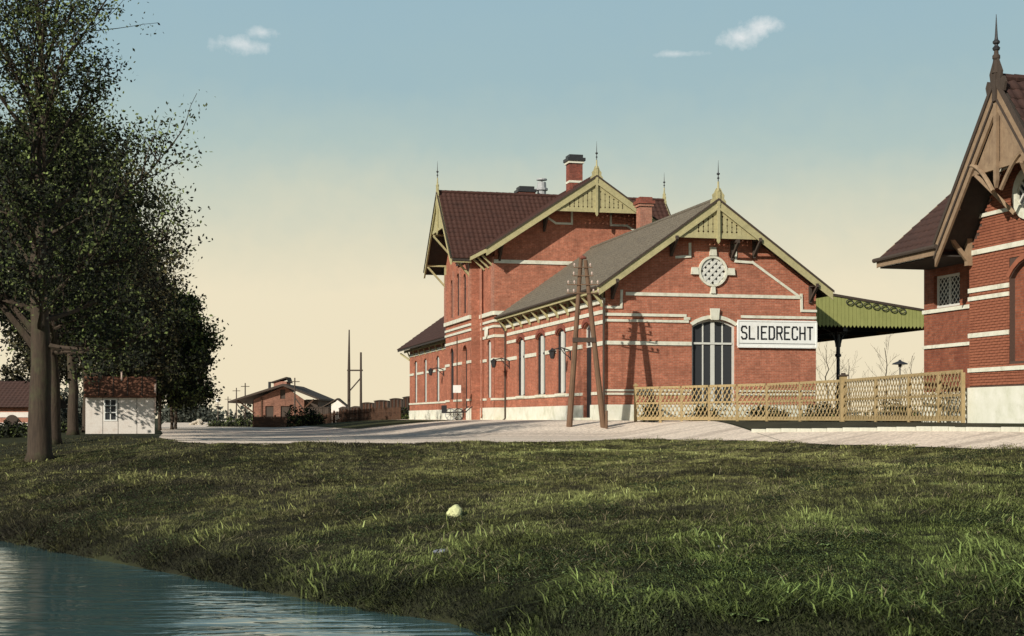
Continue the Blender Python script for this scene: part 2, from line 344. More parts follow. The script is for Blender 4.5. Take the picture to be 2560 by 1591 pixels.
# ------------------------------------------------------------------ mesh helpers
class MB:
    def __init__(s): s.v = []; s.f = []
    def add(s, vs, fs):
        o = len(s.v); s.v += [tuple(p) for p in vs]; s.f += [tuple(i+o for i in f) for f in fs]; return s
    def box(s, x0, x1, y0, y1, z0, z1):
        return s.add([(x0, y0, z0), (x1, y0, z0), (x1, y1, z0), (x0, y1, z0), (x0, y0, z1), (x1, y0, z1), (x1, y1, z1), (x0, y1, z1)],
                     [(0, 3, 2, 1), (4, 5, 6, 7), (0, 1, 5, 4), (1, 2, 6, 5), (2, 3, 7, 6), (3, 0, 4, 7)])
    def bar(s, a, b, w, h, up=(0, 0, 1)):
        a = Vector(a); b = Vector(b); d = (b-a).normalized(); up = Vector(up)
        if abs(d.dot(up)) > .98: up = Vector((1, 0, 0))
        sx = d.cross(up).normalized()*w/2; uz = sx.cross(d).normalized()*h/2
        vs = [p+i*sx+j*uz for p in (a, b) for i, j in ((-1, -1), (1, -1), (1, 1), (-1, 1))]
        return s.add(vs, [(0, 1, 2, 3), (7, 6, 5, 4), (0, 4, 5, 1), (1, 5, 6, 2), (2, 6, 7, 3), (3, 7, 4, 0)])
    def tube(s, pts, rs, n=8, cap=True):
        pts = [Vector(p) for p in pts]
        if not hasattr(rs, '__len__'): rs = [rs]*len(pts)
        vs = []; fs = []
        pu = None
        for i, p in enumerate(pts):
            d = (pts[min(i+1, len(pts)-1)]-pts[max(i-1, 0)])
            d = d.normalized() if d.length > 1e-6 else Vector((0, 0, 1))
            if pu is None: pu = d.orthogonal().normalized()
            sx = (pu-d*pu.dot(d)); sx = sx.normalized() if sx.length > 1e-5 else d.orthogonal().normalized(); pu = sx
            sy = d.cross(sx)
            for k in range(n):
                a = 2*math.pi*k/n
                vs.append(p+rs[i]*(math.cos(a)*sx+math.sin(a)*sy))
        for i in range(len(pts)-1):
            for k in range(n):
                fs.append((i*n+k, i*n+(k+1) % n, (i+1)*n+(k+1) % n, (i+1)*n+k))
        if cap:
            fs.append(tuple(range(n-1, -1, -1))); fs.append(tuple((len(pts)-1)*n+k for k in range(n)))
        return s.add(vs, fs)
    def lathe(s, c, prof, n=12):
        return s.tube([(c[0], c[1], c[2]+z) for z, r in prof], [r for z, r in prof], n)
    def prism(s, loop, P, n0, n1, holes=()):
        """outline(s) in a wall plane, given depth from n0 to n1 along the wall's normal"""
        loops = [list(loop)]+[list(h) for h in holes]
        tris = tessellate_polygon([[Vector((a, z, 0)) for a, z in lp] for lp in loops])
        flat = [p for lp in loops for p in lp]; N_ = len(flat)
        vs = [P(a, z, n0) for a, z in flat]+[P(a, z, n1) for a, z in flat]
        fs = [tuple(t) for t in tris]+[tuple(i+N_ for i in t[::-1]) for t in tris]
        o = 0
        for lp in loops:
            k = len(lp)
            for i in range(k):
                j = (i+1) % k
                fs.append((o+i, o+j, N_+o+j, N_+o+i))
            o += k
        return s.add(vs, fs)
    def build(s, name, m, parent=None, smooth=False, recalc=True):
        me = bpy.data.meshes.new(name); me.from_pydata(s.v, [], s.f)
        if recalc:
            bm = bmesh.new(); bm.from_mesh(me); bmesh.ops.recalc_face_normals(bm, faces=bm.faces); bm.to_mesh(me); bm.free()
        me.materials.append(M[m] if isinstance(m, str) else m)
        if smooth: me.polygons.foreach_set('use_smooth', [True]*len(me.polygons))
        o = bpy.data.objects.new(name, me); col.objects.link(o)
        if parent: o.parent = parent
        return o

def mesh_np(name, V, F, m, parent=None, rnd=None, smooth=False):
    me = bpy.data.meshes.new(name)
    V = np.asarray(V, np.float32); F = np.asarray(F, np.int32); k = F.shape[1]
    me.vertices.add(len(V)); me.vertices.foreach_set('co', V.ravel())
    me.loops.add(F.size); me.loops.foreach_set('vertex_index', F.ravel())
    me.polygons.add(len(F)); me.polygons.foreach_set('loop_start', np.arange(0, F.size, k, dtype=np.int32))
    me.polygons.foreach_set('loop_total', np.full(len(F), k, np.int32))
    if smooth: me.polygons.foreach_set('use_smooth', np.ones(len(F), bool))
    me.update(calc_edges=True)
    if rnd is not None:
        a = me.attributes.new('rnd', 'FLOAT', 'POINT'); a.data.foreach_set('value', np.asarray(rnd, np.float32))
    me.materials.append(M[m])
    o = bpy.data.objects.new(name, me); col.objects.link(o)
    if parent: o.parent = parent
    return o

def empty(name, loc, rz=0.0):
    o = bpy.data.objects.new(name, None); col.objects.link(o); o.location = loc; o.rotation_euler = (0, 0, rz)
    o.empty_display_size = .3
    return o
def tag(o, label, cat, group=None):
    o['label'] = label; o['category'] = cat
    if group: o['group'] = group
    return o
def kind(o, k): o['kind'] = k; return o
def thing(name, label, cat, loc, rz=0.0, group=None): return tag(empty(name, loc, rz), label, cat, group)
def copy_tree(o, parent=None):
    c = o.copy(); col.objects.link(c); c.parent = parent
    for ch in list(o.children): copy_tree(ch, c)
    return c
def front(y0): return lambda a, z, n: (a, y0-n, z)      # wall facing -y
def left(x0): return lambda a, z, n: (x0-n, a, z)       # wall facing -x
def rect(a0, a1, z0, z1): return [(a0, z0), (a1, z0), (a1, z1), (a0, z1)]
def arch(a0, a1, z0, z1, rise, n=8):
    """upright opening with a segmental head; z1 is the crown"""
    w = (a1-a0)/2; c = (a0+a1)/2
    pts = [(a0, z0), (a1, z0)]
    r = (w*w+rise*rise)/(2*rise); zc = z1-r; th = math.asin(min(1, w/r))
    for i in range(n+1):
        t = th-2*th*i/n
        pts.append((c+r*math.sin(t), zc+r*math.cos(t)))
    return pts
def loc2w(t, s, o=(3.689, 57.0)): return (o[0]+t*BX+s*UX, o[1]+t*BY+s*UY)
def w2loc(x, y, o=(3.689, 57.0)):
    dx = x-o[0]; dy = y-o[1]
    return dx*BX+dy*BY, dx*UX+dy*UY

# ------------------------------------------------------------------ terrain
WL = -2.30                                              # water level
WLINE = np.array([(-60, 78), (-30, 51), (-19, 38.5), (-13.2, 32.2), (-10.1, 28.4), (-7.46, 25.0), (-5.78, 22.9), (-4.23, 21.0), (-2.9, 19.3),
                  (-1.92, 18.2), (-.84, 17.04), (-.19, 15.97), (1.2, 15.25), (3, 15.0), (6, 14.6), (10, 14.0), (30, 12), (60, 5)], float)
EDGE = np.array([(-60, 95), (-25, 68), (-15.5, 55.0), (-11.8, 48.0), (-9.64, 41.9), (-7.42, 39.3), (-4.15, 39.3), (0, 41.8), (4.04, 45.4), (5.0, 44.6), (5.76, 43.2),
                 (6.98, 38.7), (7.92, 34.8), (9.06, 30.5), (9.91, 27.9), (10.6, 25.8), (14, 21), (60, 15)], float)      # where the turf meets the gravel
def seg_dist(P, line):
    best = np.full(len(P), 1e9); side = np.zeros(len(P))
    for a, b in zip(line[:-1], line[1:]):
        d = b-a; L2 = (d**2).sum(); t = np.clip(((P-a)@d)/L2, 0, 1)
        q = a+t[:, None]*d; dd = np.hypot(*(P-q).T)
        cr = d[0]*(P[:, 1]-a[1])-d[1]*(P[:, 0]-a[0])
        m = dd < best; best[m] = dd[m]; side[m] = np.sign(cr[m])
    return best*np.where(side == 0, 1, side)
def smooth(t): t = np.clip(t, 0, 1); return t*t*(3-2*t)
LO = (11.44, 36.0)                                      # corner of the lodge
def rect_dist(P, o, x0, x1, y0, y1):
    t = (P[:, 0]-o[0])*BX+(P[:, 1]-o[1])*BY; s = (P[:, 0]-o[0])*UX+(P[:, 1]-o[1])*UY
    dx = np.maximum(np.maximum((x0-t)*(.55 if y1 > 40 else 1), t-x1), 0); dy = np.maximum(np.maximum(y0-s, s-y1), 0)
    return np.hypot(dx, dy)
def plateau(P):
    d1 = rect_dist(P, (3.689, 57), -.8, 40, 0, 46)
    d2 = rect_dist(P, LO, -.2, 40, -14, 22)
    z = -.68+.68*smooth(1-d1/6)
    z2 = -.62+.6*smooth(1-d2/4.5)
    k = .22; m_ = np.clip(.5+.5*(z2-z)/k, 0, 1)                # smooth meeting of the two rises
    return z*(1-m_)+z2*m_+k*.5*m_*(1-m_)
def height(x, y):
    x = np.atleast_1d(np.asarray(x, float)); y = np.atleast_1d(np.asarray(y, float))
    P = np.stack([x, y], 1)
    sw = seg_dist(P, WLINE); se = seg_dist(P, EDGE)     # positive: away from the water / beyond the turf edge
    zp = plateau(P)
    f = np.clip(sw/(np.maximum(sw, 0)+np.maximum(-se, 0)+1e-6), 0, 1)
    prof = f**.82
    z = WL+.22*(1-np.exp(-np.maximum(sw, 0)/.35))*(1-f)+(zp-WL)*prof
    z += .035*np.sin(x*.9+y*.35)*np.sin(y*.7-x*.2)*np.clip(f*4, 0, 1)*(se < 0)*np.clip(-se, 0, 1)
    z += .025*np.sin(x*2.7+1.3*y)*np.sin(y*1.9)*(se < 0)*np.clip(-se, 0, 1)*np.clip(sw, 0, 1)
    z = np.where(se >= 0, zp, z)
    # the ditch bed, and the camera's own bank behind the ditch
    bed = WL-np.clip(-sw*.6, 0, 1.0)
    far = np.clip((-sw-9)/3, 0, 1); far = far*far*(3-2*far)
    z = np.where(sw < 0, bed*(1-far)+(-1.55)*far, z)
    return z
def h(x, y): return float(height(x, y)[0])

def axis(lo, hi, a, b, fine, g=1.22):
    c = list(np.arange(a, b+fine/2, fine)); st = fine
    while c[-1] < hi: st *= g; c.append(c[-1]+st)
    st = fine
    while c[0] > lo: st *= g; c.insert(0, c[0]-st)
    return np.array(c)
gx = axis(-1500, 1500, -24, 22, .4); gy = axis(-400, 3000, 10, 62, .4)
X, Y = np.meshgrid(gx, gy); Z = height(X.ravel(), Y.ravel()).reshape(X.shape)
V = np.stack([X.ravel(), Y.ravel(), Z.ravel()], 1)
nx, ny = len(gx), len(gy)
ii = (np.arange(ny-1)[:, None]*nx+np.arange(nx-1)[None]).ravel()
F = np.stack([ii, ii+1, ii+1+nx, ii+nx], 1)
kind(mesh_np('ground', V, F, 'turf', smooth=True), 'structure')

def edge_y(x): return np.interp(x, EDGE[:, 0], EDGE[:, 1])
def sheet(name, m, xs, ylo, yhi, n, lift):
    xs = np.asarray(xs); t = np.linspace(0, 1, n)**1.5
    lo = np.array([ylo(x) for x in xs]); hi = np.array([yhi(x) for x in xs])
    X = np.repeat(xs[None], n, 0); Y = lo[None]+(hi-lo)[None]*t[:, None]
    Z = height(X.ravel(), Y.ravel())+lift
    V = np.stack([X.ravel(), Y.ravel(), Z], 1); k = len(xs)
    ii = (np.arange(n-1)[:, None]*k+np.arange(k-1)[None]).ravel()
    return kind(mesh_np(name, V, np.stack([ii, ii+1, ii+1+k, ii+k], 1), m, smooth=True), 'structure')
# gravel forecourt and road: from the ragged turf edge to the far fields
FENCE = [(4.83, 56.3), (6.35, 54.0), (8.99, 50.0), (10.4, 45.2), (11.25, 35.9)]
KERB = [(7.21, 42.9), (8.06, 40.3), (9.05, 37.2), (9.82, 34.7), (10.39, 32.7), (10.9, 30.7), (11.4, 28.8), (12.6, 24.5)]
rag = lambda x: .22*math.sin(x*3.1)+.15*math.sin(x*7.7+1)+.1*math.sin(x*17)
def gravel_hi(x):
    if x < 7.21: return 62.0
    return float(np.interp(x, [k[0] for k in KERB], [k[1] for k in KERB]))
def gravel_lo(x): return min(float(edge_y(x))+rag(x)*.7+.1, gravel_hi(x)-.3)
xs = np.concatenate([np.linspace(-60, -16, 60), np.arange(-16, 14, .25)])
tree_x = lambda y: -13.5-.2453*(y-41)
def gravel_left(x):
    # left of the tree row the fields begin: the road's left edge follows the row
    return gravel_lo(x)
sheet('road', 'gravel', np.linspace(-10.9, 7.2, 92), gravel_lo, gravel_hi, 70, .018)
sheet('road', 'gravel', np.linspace(7.22, 14, 40), gravel_lo, gravel_hi, 30, .018)
sheet('road', 'gravel', np.linspace(-10.9, 1.6, 60), lambda x: 62.0, lambda x: 320.0, 90, .018)
# the far road, running back along the tree row
def strip(name, m, pts_l, pts_r, nseg, nw, lift):
    pl = np.array(pts_l, float); pr = np.array(pts_r, float)
    t = np.linspace(0, 1, len(pl)); tt = np.linspace(0, 1, nseg)
    Lx = np.stack([np.interp(tt, t, pl[:, k]) for k in (0, 1)], 1); Rx = np.stack([np.interp(tt, t, pr[:, k]) for k in (0, 1)], 1)
    w = np.linspace(0, 1, nw)
    P = Lx[:, None]*(1-w)[None, :, None]+Rx[:, None]*w[None, :, None]
    P = P.reshape(-1, 2); Zs = height(P[:, 0], P[:, 1])+lift
    V = np.column_stack([P, Zs]); ii = (np.arange(nseg-1)[:, None]*nw+np.arange(nw-1)[None]).ravel()
    return kind(mesh_np(name, V, np.stack([ii, ii+1, ii+1+nw, ii+nw], 1), m, smooth=True), 'structure')
strip('road', 'gravel', [(-11.0, 46.2), (-13.0, 53), (-16, 66), (-27, 110), (-120, 500)], [(-10.9, 46.0), (-10.9, 53), (-10.9, 66), (-10.9, 110), (-40, 500)], 90, 12, .018)

# kerb stones, one by one
root = kind(empty('kerb', (0, 0, 0)), 'structure')
pts = [Vector((a, b)) for a, b in KERB]
first = None; k = 0
for a, b in zip(pts[:-1], pts[1:]):
    n = max(1, round((b-a).length/.8)); d = (b-a)/n
    for i in range(n):
        p = a+d*i; q = p+d*.97; c = (p+q)/2; z = h(c.x, c.y)
        if first is None:
            mb = MB(); mb.box(-.388, .388, -.09, .09, -.1, .10); first = mb.build('kerb_stone', 'kerb_stone', root); o = first
        else:
            o = first.copy(); col.objects.link(o)
        o.location = (c.x, c.y, z+random.uniform(-.012, .012)); o.rotation_euler = (0, 0, math.atan2(d.y, d.x)+random.uniform(-.02, .02))
        o.scale = (d.length/.8, 1, 1)
# bare soil verge between kerb and fence
fy = lambda x: float(np.interp(x, [7.1, 8.99, 10.4, 11.25, 14], [53.3, 50.0, 45.2, 35.9, 24]))
sheet('verge', 'soil', np.arange(7.3, 11.2, .2), lambda x: gravel_hi(x)+.1, lambda x: max(gravel_hi(x)+.2, fy(x)), 12, .012)
# olive grass strip beside the far wing
vl = [loc2w(-7.5, s) for s in (17.5, 24, 34, 50, 64)]; vr = [loc2w(-2.2, s) for s in (19, 24, 34, 50, 64)]
strip('grass_strip', 'verge_turf', vl, vr, 30, 6, .03)

# water
mb = MB(); n = 60
xs = np.linspace(-60, 45, n); ys = np.linspace(-30, 80, n)
Xw, Yw = np.meshgrid(xs, ys); V = np.stack([Xw.ravel(), Yw.ravel(), np.full(Xw.size, WL)], 1)
ii = (np.arange(n-1)[:, None]*n+np.arange(n-1)[None]).ravel()
kind(mesh_np('water', V, np.stack([ii, ii+1, ii+1+n, ii+n], 1), 'water'), 'structure')

# ------------------------------------------------------------------ building helpers
def tile_roof(parent, p0, eave, up, width, length, m='clay_tiles', tw=.26, tl=.34, n_per=4, amp=.022, lift=.035, name='tile_courses'):
    """overlapping pantile courses on a slope; p0 = lower corner, eave / up = unit vectors"""
    p0 = np.array(p0, float); e = np.array(eave, float); u = np.array(up, float); nrm = np.cross(e, u)
    if nrm[2] < 0: nrm = -nrm
    nc = max(1, int(round(length/tl))); tl = length/nc
    nk = int(round(width/tw)); tw = width/nk
    a = np.linspace(0, width, nk*n_per+1); ph = (a/tw) % 1.0
    wave = amp*np.sin(2*np.pi*ph)+amp
    Vs = []; Fs = []; o = 0; na = len(a)
    for j in range(nc):
        jit = np.repeat(np.random.uniform(-.008, .008, nk+1), n_per)[:na]
        for b_, hh in ((j*tl-.03, -.01), (j*tl-.03, lift), ((j+1)*tl, .004)):
            hgt = (wave+hh+jit) if hh > -.005 else np.zeros(na)
            Vs.append(p0+a[:, None]*e+b_*u+hgt[:, None]*nrm)
        i = np.arange(na-1)
        for r_ in (0, 1):
            Fs.append(np.stack([o+r_*na+i, o+r_*na+i+1, o+(r_+1)*na+i+1, o+(r_+1)*na+i], 1))
        o += 3*na
    ob = mesh_np(name, np.concatenate(Vs), np.concatenate(Fs), m, parent)
    ob['kind'] = 'stuff'
    return ob

def gable_roof(parent, axis_dir, c, half, a0, a1, z_ridge, z_eave, m, tw=.26, tl=.34, name='roof'):
    """ridge along axis_dir ('y' or 'x'); c is the ridge's other coordinate; returns the deck object with its tiles as children"""
    th = .14; mb = MB()
    sl = [(c-half, z_eave), (c, z_ridge), (c+half, z_eave), (c+half, z_eave-th), (c, z_ridge-th), (c-half, z_eave-th)]
    if axis_dir == 'y': P = lambda a, z, n_: (a, n_, z)
    else: P = lambda a, z, n_: (n_, a, z)
    # two slabs
    mb.prism([sl[0], sl[1], sl[4], sl[5]], P, a0, a1); mb.prism([sl[1], sl[2], sl[3], sl[4]], P, a0, a1)
    deck = mb.build(name, 'soffit', parent)
    rise = z_ridge-z_eave; ln = math.hypot(half, rise)
    for sgn in (-1, 1):
        if axis_dir == 'y':
            p0 = (c+sgn*half, a0, z_eave+.01); e = (0, 1, 0); u = (-sgn*half/ln, 0, rise/ln)
        else:
            p0 = (a0, c+sgn*half, z_eave+.01); e = (1, 0, 0); u = (0, -sgn*half/ln, rise/ln)
        tile_roof(deck, p0, e, u, a1-a0, ln, m, tw, tl)
    # ridge tiles
    n = int((a1-a0)/.36); rb = MB()
    for i in range(n):
        q0 = a0+(a1-a0)*i/n; q1 = a0+(a1-a0)*(i+1)/n+.03
        f = (lambda v: (c, v, z_ridge+.05)) if axis_dir == 'y' else (lambda v: (v, c, z_ridge+.05))
        rb.tube([f(q0), f(q1)], [.115, .10], 8)
    kind(rb.build('ridge_tiles', m, deck), 'stuff')
    return deck

def verge_board(parent, P, c, half, z_ridge, z_eave, n0, drop=.30, m='cream_paint', thick=.06, extra=.0):
    """pair of sloping bargeboards with a moulding above, in wall plane P"""
    for sg in (-1, 1):
        e = (c+sg*(half+extra), z_eave-extra*(z_ridge-z_eave)/half)
        mb = MB(); mb.prism([(c, z_ridge+.04), e, (e[0], e[1]-drop), (c, z_ridge-drop)], P, n0, n0+thick)
        b_ = mb.build('bargeboard', m, parent)
        mb = MB(); mb.prism([(c, z_ridge+.10), (e[0]+sg*.04, e[1]+.06), (e[0]+sg*.04, e[1]-.03), (c, z_ridge+.01)], P, n0+thick+.003, n0+thick+.05)
        mb.build('moulding', 'dark_wood', b_)
        mb = MB(); mb.prism([(c, z_ridge-drop+.05), (e[0], e[1]-drop+.05), (e[0], e[1]-drop-.03), (c, z_ridge-drop-.03)], P, n0+thick+.003, n0+thick+.03)
        mb.build('bead', m, b_)

def gable_screen(parent, P, c, slope, z_top, z_bot, n0, m='cream_paint', pw=.19, pierced=True, pend=.32):
    """boarded screen under the apex: planks with gaps and cut-outs, a collar beam below, a king post and pendant"""
    hw = (z_top-z_bot)/slope
    n = max(2, int(hw/pw)); pw = hw/n
    for sg in (-1, 1):
        for i in range(n):
            a0 = i*pw+.005; a1 = (i+1)*pw-.005
            t0 = z_top-a0*slope; t1 = z_top-a1*slope
            b0 = z_bot+.02
            def edge(a, top, k, inner):
                """points up one edge of a plank, notched so two neighbours frame a slot with diamond ends"""
                top -= .02; hgt = top-b0
                if not pierced or hgt < .42 or k == 0 or k >= n-1: return [(a, b0), (a, top)]
                s_ = 1 if inner else -1
                g = .010; dd = .042; lo = b0+.14; hi = min(top-.12, b0+hgt*.78)
                if hi-lo < .16: return [(a, b0), (a, top)]
                return [(a, b0), (a, lo-.04), (a+s_*dd, lo), (a+s_*g, lo+.05), (a+s_*g, (lo+hi)/2-.04), (a+s_*dd*.75, (lo+hi)/2), (a+s_*g, (lo+hi)/2+.04), (a+s_*g, hi-.05), (a+s_*dd, hi), (a, hi+.04), (a, top)]
            lp = edge(a1, t1, i+1, False); rp = edge(a0, t0, i, True)
            loop = lp+rp[::-1]
            mb = MB(); mb.prism([(c+sg*a, z) for a, z in loop], P, n0, n0+.03); mb.build('plank', m, parent)
    # collar
    mb = MB(); mb.prism([(c-hw-.12, z_bot-.10), (c+hw+.12, z_bot-.10), (c+hw-.05, z_bot+.06), (c-hw+.05, z_bot+.06)], P, n0-.02, n0+.055); mb.build('collar_beam', m, parent)
    # king post and pendant
    mb = MB(); w = .06
    mb.prism([(c-w, z_bot-pend*.7), (c, z_bot-pend), (c+w, z_bot-pend*.7), (c+w, z_top+.12), (c-w, z_top+.12)], P, n0+.058, n0+.14); mb.build('king_post', m, parent)

def finial(parent, x, y, z, hgt, m='cream_paint', iron='black_iron', along='x', r=.07):
    """carved base with two wings, then a turned iron spike"""
    mb = MB(); b_ = hgt*.45
    mb.box(x-r, x+r, y-r, y+r, z-.25, z+b_*.45)
    mb.lathe((x, y, z+b_*.45), [(0, r*1.3), (.04, r*1.3), (.06, r*.8), (b_*.3, r*.55), (b_*.55, r*.5)], 10)
    o = mb.build('finial', m, parent)
    for sg in (-1, 1):
        P = (lambda a, zz, n_: (x+sg*a, y+n_, zz)) if along == 'x' else (lambda a, zz, n_: (x+n_, y+sg*a, zz))
        w_ = MB(); w_.prism([(r, z-.12), (r+.24, z-.28), (r+.26, z-.10), (r+.17, z+.02), (r+.19, z+.16), (r+.1, z+.26), (r+.02, z+b_*.62), (r, z+b_*.62)], P, -.025, .025)
        w_.build('carved_wing', m, o)
    z1 = z+b_
    s_ = MB(); H = hgt*.55
    s_.lathe((x, y, z1), [(0, .02), (H*.12, .022), (H*.16, .06), (H*.20, .022), (H*.3, .02), (H*.34, .07), (H*.38, .07), (H*.42, .02), (H*.6, .016), (H, .004)], 8)
    s_.build('spike', iron, o)
    return o

def window(parent, P, a0, a1, z0, z1, rise, depth=-.16, cols=2, tr=None, m='white_frame', fw=.07, rows=1, name='window', mull=.045, centre=None, post=0):
    """frame with head, transom and mullions as one joinery mesh, every light its own pane"""
    outer = arch(a0, a1, z0, z1, rise)
    inner = arch(a0+fw, a1-fw, z0+fw, z1-fw, rise*.85)
    mb = MB(); mb.prism(outer, P, depth-.06, depth, [inner])
    tr = tr if tr is not None else z0+(z1-z0)*.68
    mb.prism(rect(a0+fw, a1-fw, tr-.04, tr+.04), P, depth-.055, depth+.02)
    W_ = (a1-a0-2*fw)
    for i in range(1, cols):
        c = a0+fw+W_*i/cols; mw = mull if not (centre and i*2 == cols) else centre
        mb.prism(rect(c-mw/2, c+mw/2, z0+fw, tr-.045), P, depth-.05, depth-.005)
        zt = z1-fw-.02-rise*abs(2*i/cols-1)**2
        mb.prism(rect(c-mw/2, c+mw/2, tr+.045, zt), P, depth-.05, depth-.005)
    o = mb.build(name, m, parent)
    if post:
        cc = (a0+a1)/2; pm = MB(); pm.prism(rect(cc-post/2, cc+post/2, z0+.01, z1-.12), P, depth-.05, depth+.03); pm.build('mullion', 'white_frame', o)
    for i in range(cols):
        c0 = a0+fw+W_*i/cols+mull/2; c1 = a0+fw+W_*(i+1)/cols-mull/2
        for r_ in range(rows):
            za = z0+fw+(tr-.04-z0-fw)*r_/rows; zb = z0+fw+(tr-.04-z0-fw)*(r_+1)/rows
            g = MB(); g.prism(rect(c0, c1, za+.01, zb-.012), P, depth-.045, depth-.035); g.build('pane', 'glass', o)
            if r_:
                g = MB(); g.prism(rect(c0, c1, za-.012, za+.012), P, depth-.05, depth-.01); g.build('glazing_bar', m, o)
        e0 = abs(2*(c0-a0)/(a1-a0)-1); e1 = abs(2*(c1-a0)/(a1-a0)-1)
        g = MB(); g.prism([(c0, tr+.04), (c1, tr+.04), (c1, z1-fw-rise*e1**2-.01), ((c0+c1)/2, z1-fw-rise*((e0+e1)/2)**2-.005), (c0, z1-fw-rise*e0**2-.01)], P, depth-.045, depth-.035)
        g.build('pane', 'glass', o)
    return o

# ================================================================== STATION
ST = thing('station_building', 'long red brick railway station with white bands, two carved gables and tiled roofs', 'station', (3.689, 57.0, 0), ANG)
C = 4.53; WW = 9.06; S1 = 16.76; SE = 44.0
Z_E = 5.24; Z_R = 8.80; SLP = (Z_R-Z_E)/(C+.45)
FW = front(0.0)
def zr(t): return Z_R-.14-SLP*abs(t-C)                  # underside of the wing roof
# front gable wall with the tall door opening and the round window
door_hole = arch(3.65, 5.51, .32, 4.10, .28)
rose = [(4.53+.54*math.cos(a), 6.02+.54*math.sin(a)) for a in [2*math.pi*i/20 for i in range(20)]]
mb = MB(); mb.prism([(0, 0), (WW, 0), (WW, zr(WW)), (C, zr(C)), (0, zr(0))], FW, -.35, 0, [door_hole, rose])
mb.build('wall', 'station_brick', ST)
# street side wall of the front wing, four tall openings
SW = left(0.0)
wins = [(13.6, 1.5), (9.85, 1.5), (6.4, 1.45)]
holes = [arch(c-w/2, c+w/2, 1.20, 4.02, .26) for c, w in wins]
dr = (2.45, 1.15); dhole = arch(dr[0]-dr[1]/2, dr[0]+dr[1]/2, .12, 4.02, .22)
mb = MB(); mb.prism([(.352, 0), (S1, 0), (S1, 5.2), (.352, 5.2)], SW, -.35, 0, holes+[dhole])
mb.build('wall', 'station_brick', ST)
mb = MB(); mb.box(0, .352, -.004+.008, .352, 0.01, 5.2); mb.build('corner_pier', 'station_brick', ST)
mb = MB(); mb.box(WW-.35, WW, .352, S1, 0, 5.2); mb.build('wall', 'station_brick', ST)
for (c, w) in wins:
    window(ST, SW, c-w/2, c+w/2, 1.20, 4.02, .26, cols=2, tr=3.1, rows=1, fw=.07, depth=-.07, m='black_iron', post=.36)
    mb = MB(); mb.prism([(c-w/2-.08, 1.08), (c+w/2+.08, 1.08), (c+w/2+.08, 1.19), (c-w/2-.08, 1.19)], SW, -.1, .09); mb.build('window_sill', 'white_stone', ST)
    # brick label over the arch
    o_ = arch(c-w/2-.14, c+w/2+.14, 3.55, 4.24, .34); i_ = arch(c-w/2-.02, c+w/2+.02, 3.55, 4.06, .28)
    mb = MB(); n_ = len(o_)-2
    mb.prism(o_[1:]+[o_[0]]+[i_[0]]+i_[1:][::-1][:-1]+[i_[1]], SW, .0, .05) if False else None
    ring = o_[2:]+i_[2:][::-1]
    mb.prism(ring, SW, .002, .06); mb.build('window_arch', 'chimney_brick', ST)
# dark door on the side
c, w = dr
mb = MB(); mb.prism(rect(c-w/2, c+w/2, .14, 3.0), SW, -.2, -.15); dd = mb.build('door', 'black_iron', ST)
for k in range(5):
    g = MB(); g.prism(rect(c-w/2+.03+k*(w-.06)/5, c-w/2+.01+(k+1)*(w-.06)/5, .2, 2.95), SW, -.148, -.135); g.build('plank', 'sign_black', dd)
window(ST, SW, c-w/2, c+w/2, 3.03, 4.02, .22, cols=2, tr=3.3, fw=.06, depth=-.14)
ring = arch(c-w/2-.14, c+w/2+.14, 3.55, 4.24, .3)[2:]+arch(c-w/2-.02, c+w/2+.02, 3.55, 4.06, .24)[2:][::-1]
mb = MB(); mb.prism(ring, SW, .002, .06); mb.build('door_arch', 'chimney_brick', ST)

# front double door under its segmental head
fd = window(ST, FW, 3.65, 5.51, .32, 4.10, .28, cols=4, tr=3.12, rows=1, fw=.09, depth=-.12, centre=.17, name='door', mull=.05)
mb = MB(); mb.prism(arch(3.55, 5.61, 3.80, 4.26, .34)[2:]+arch(3.66, 5.50, 3.8, 4.11, .28)[2:][::-1], FW, .002, .05); mb.build('door_arch', 'white_stone', ST)
mb = MB(); mb.prism([(4.43, 4.06), (4.75, 4.06), (4.79, 4.52), (4.39, 4.52)], FW, .05, .14); mb.build('keystone', 'white_stone', ST)

# white bands of the front wall
def band(P, a0, a1, z0, z1, n1=.05, m='white_stone', name='band'):
    mb = MB(); mb.prism(rect(a0, a1, z0, z1), P, .001, n1); return mb.build(name, m, ST)
band(FW, -.04, 3.40, 4.16, 4.27); band(FW, 5.75, WW, 4.16, 4.27)
band(FW, -.04, 3.50, 3.93, 4.03); band(FW, 3.30, 3.56, 4.045, 4.155)
band(FW, -.04, 3.62, 3.02, 3.17)
band(FW, -.04, 3.62, 1.17, 1.25); band(FW, -.04, 3.62, 1.03, 1.11); band(FW, 5.55, WW, 1.17, 1.25); band(FW, 5.55, WW, 1.03, 1.11)
band(FW, .85, 8.35, 4.98, 5.11)
# stepped outline bands of the gable
def poly_band(P, pts, w=.1, n1=.055, parent=ST, m='white_stone', name='moulding_band'):
    for i, ((a, z), (b_, y)) in enumerate(zip(pts[:-1], pts[1:])):
        d = math.hypot(b_-a, y-z); ux, uz = (b_-a)/d, (y-z)/d; px, pz = -uz*w/2, ux*w/2
        e = w*.45
        a_, z_, c_, y_ = a-ux*e, z-uz*e, b_+ux*e, y+uz*e
        mb = MB(); mb.prism([(a_-px, z_-pz), (c_-px, y_-pz), (c_+px, y_+pz), (a_+px, z_+pz)], P, .001, n1+.003*(i % 2)); mb.build(name, m, parent)
for sg in (-1, 1):
    g = lambda pts: [(C+sg*a, z) for a, z in pts]
    poly_band(FW, g([(.98, 7.1), (.98, 6.45), (1.72, 6.42), (3.82, 5.04)]) if sg > 0 else g([(.98, 7.1), (.98, 6.6), (1.55, 6.55)]))
    poly_band(FW, g([(3.86, 5.15), (3.88, 4.50), (4.50, 4.50)]))
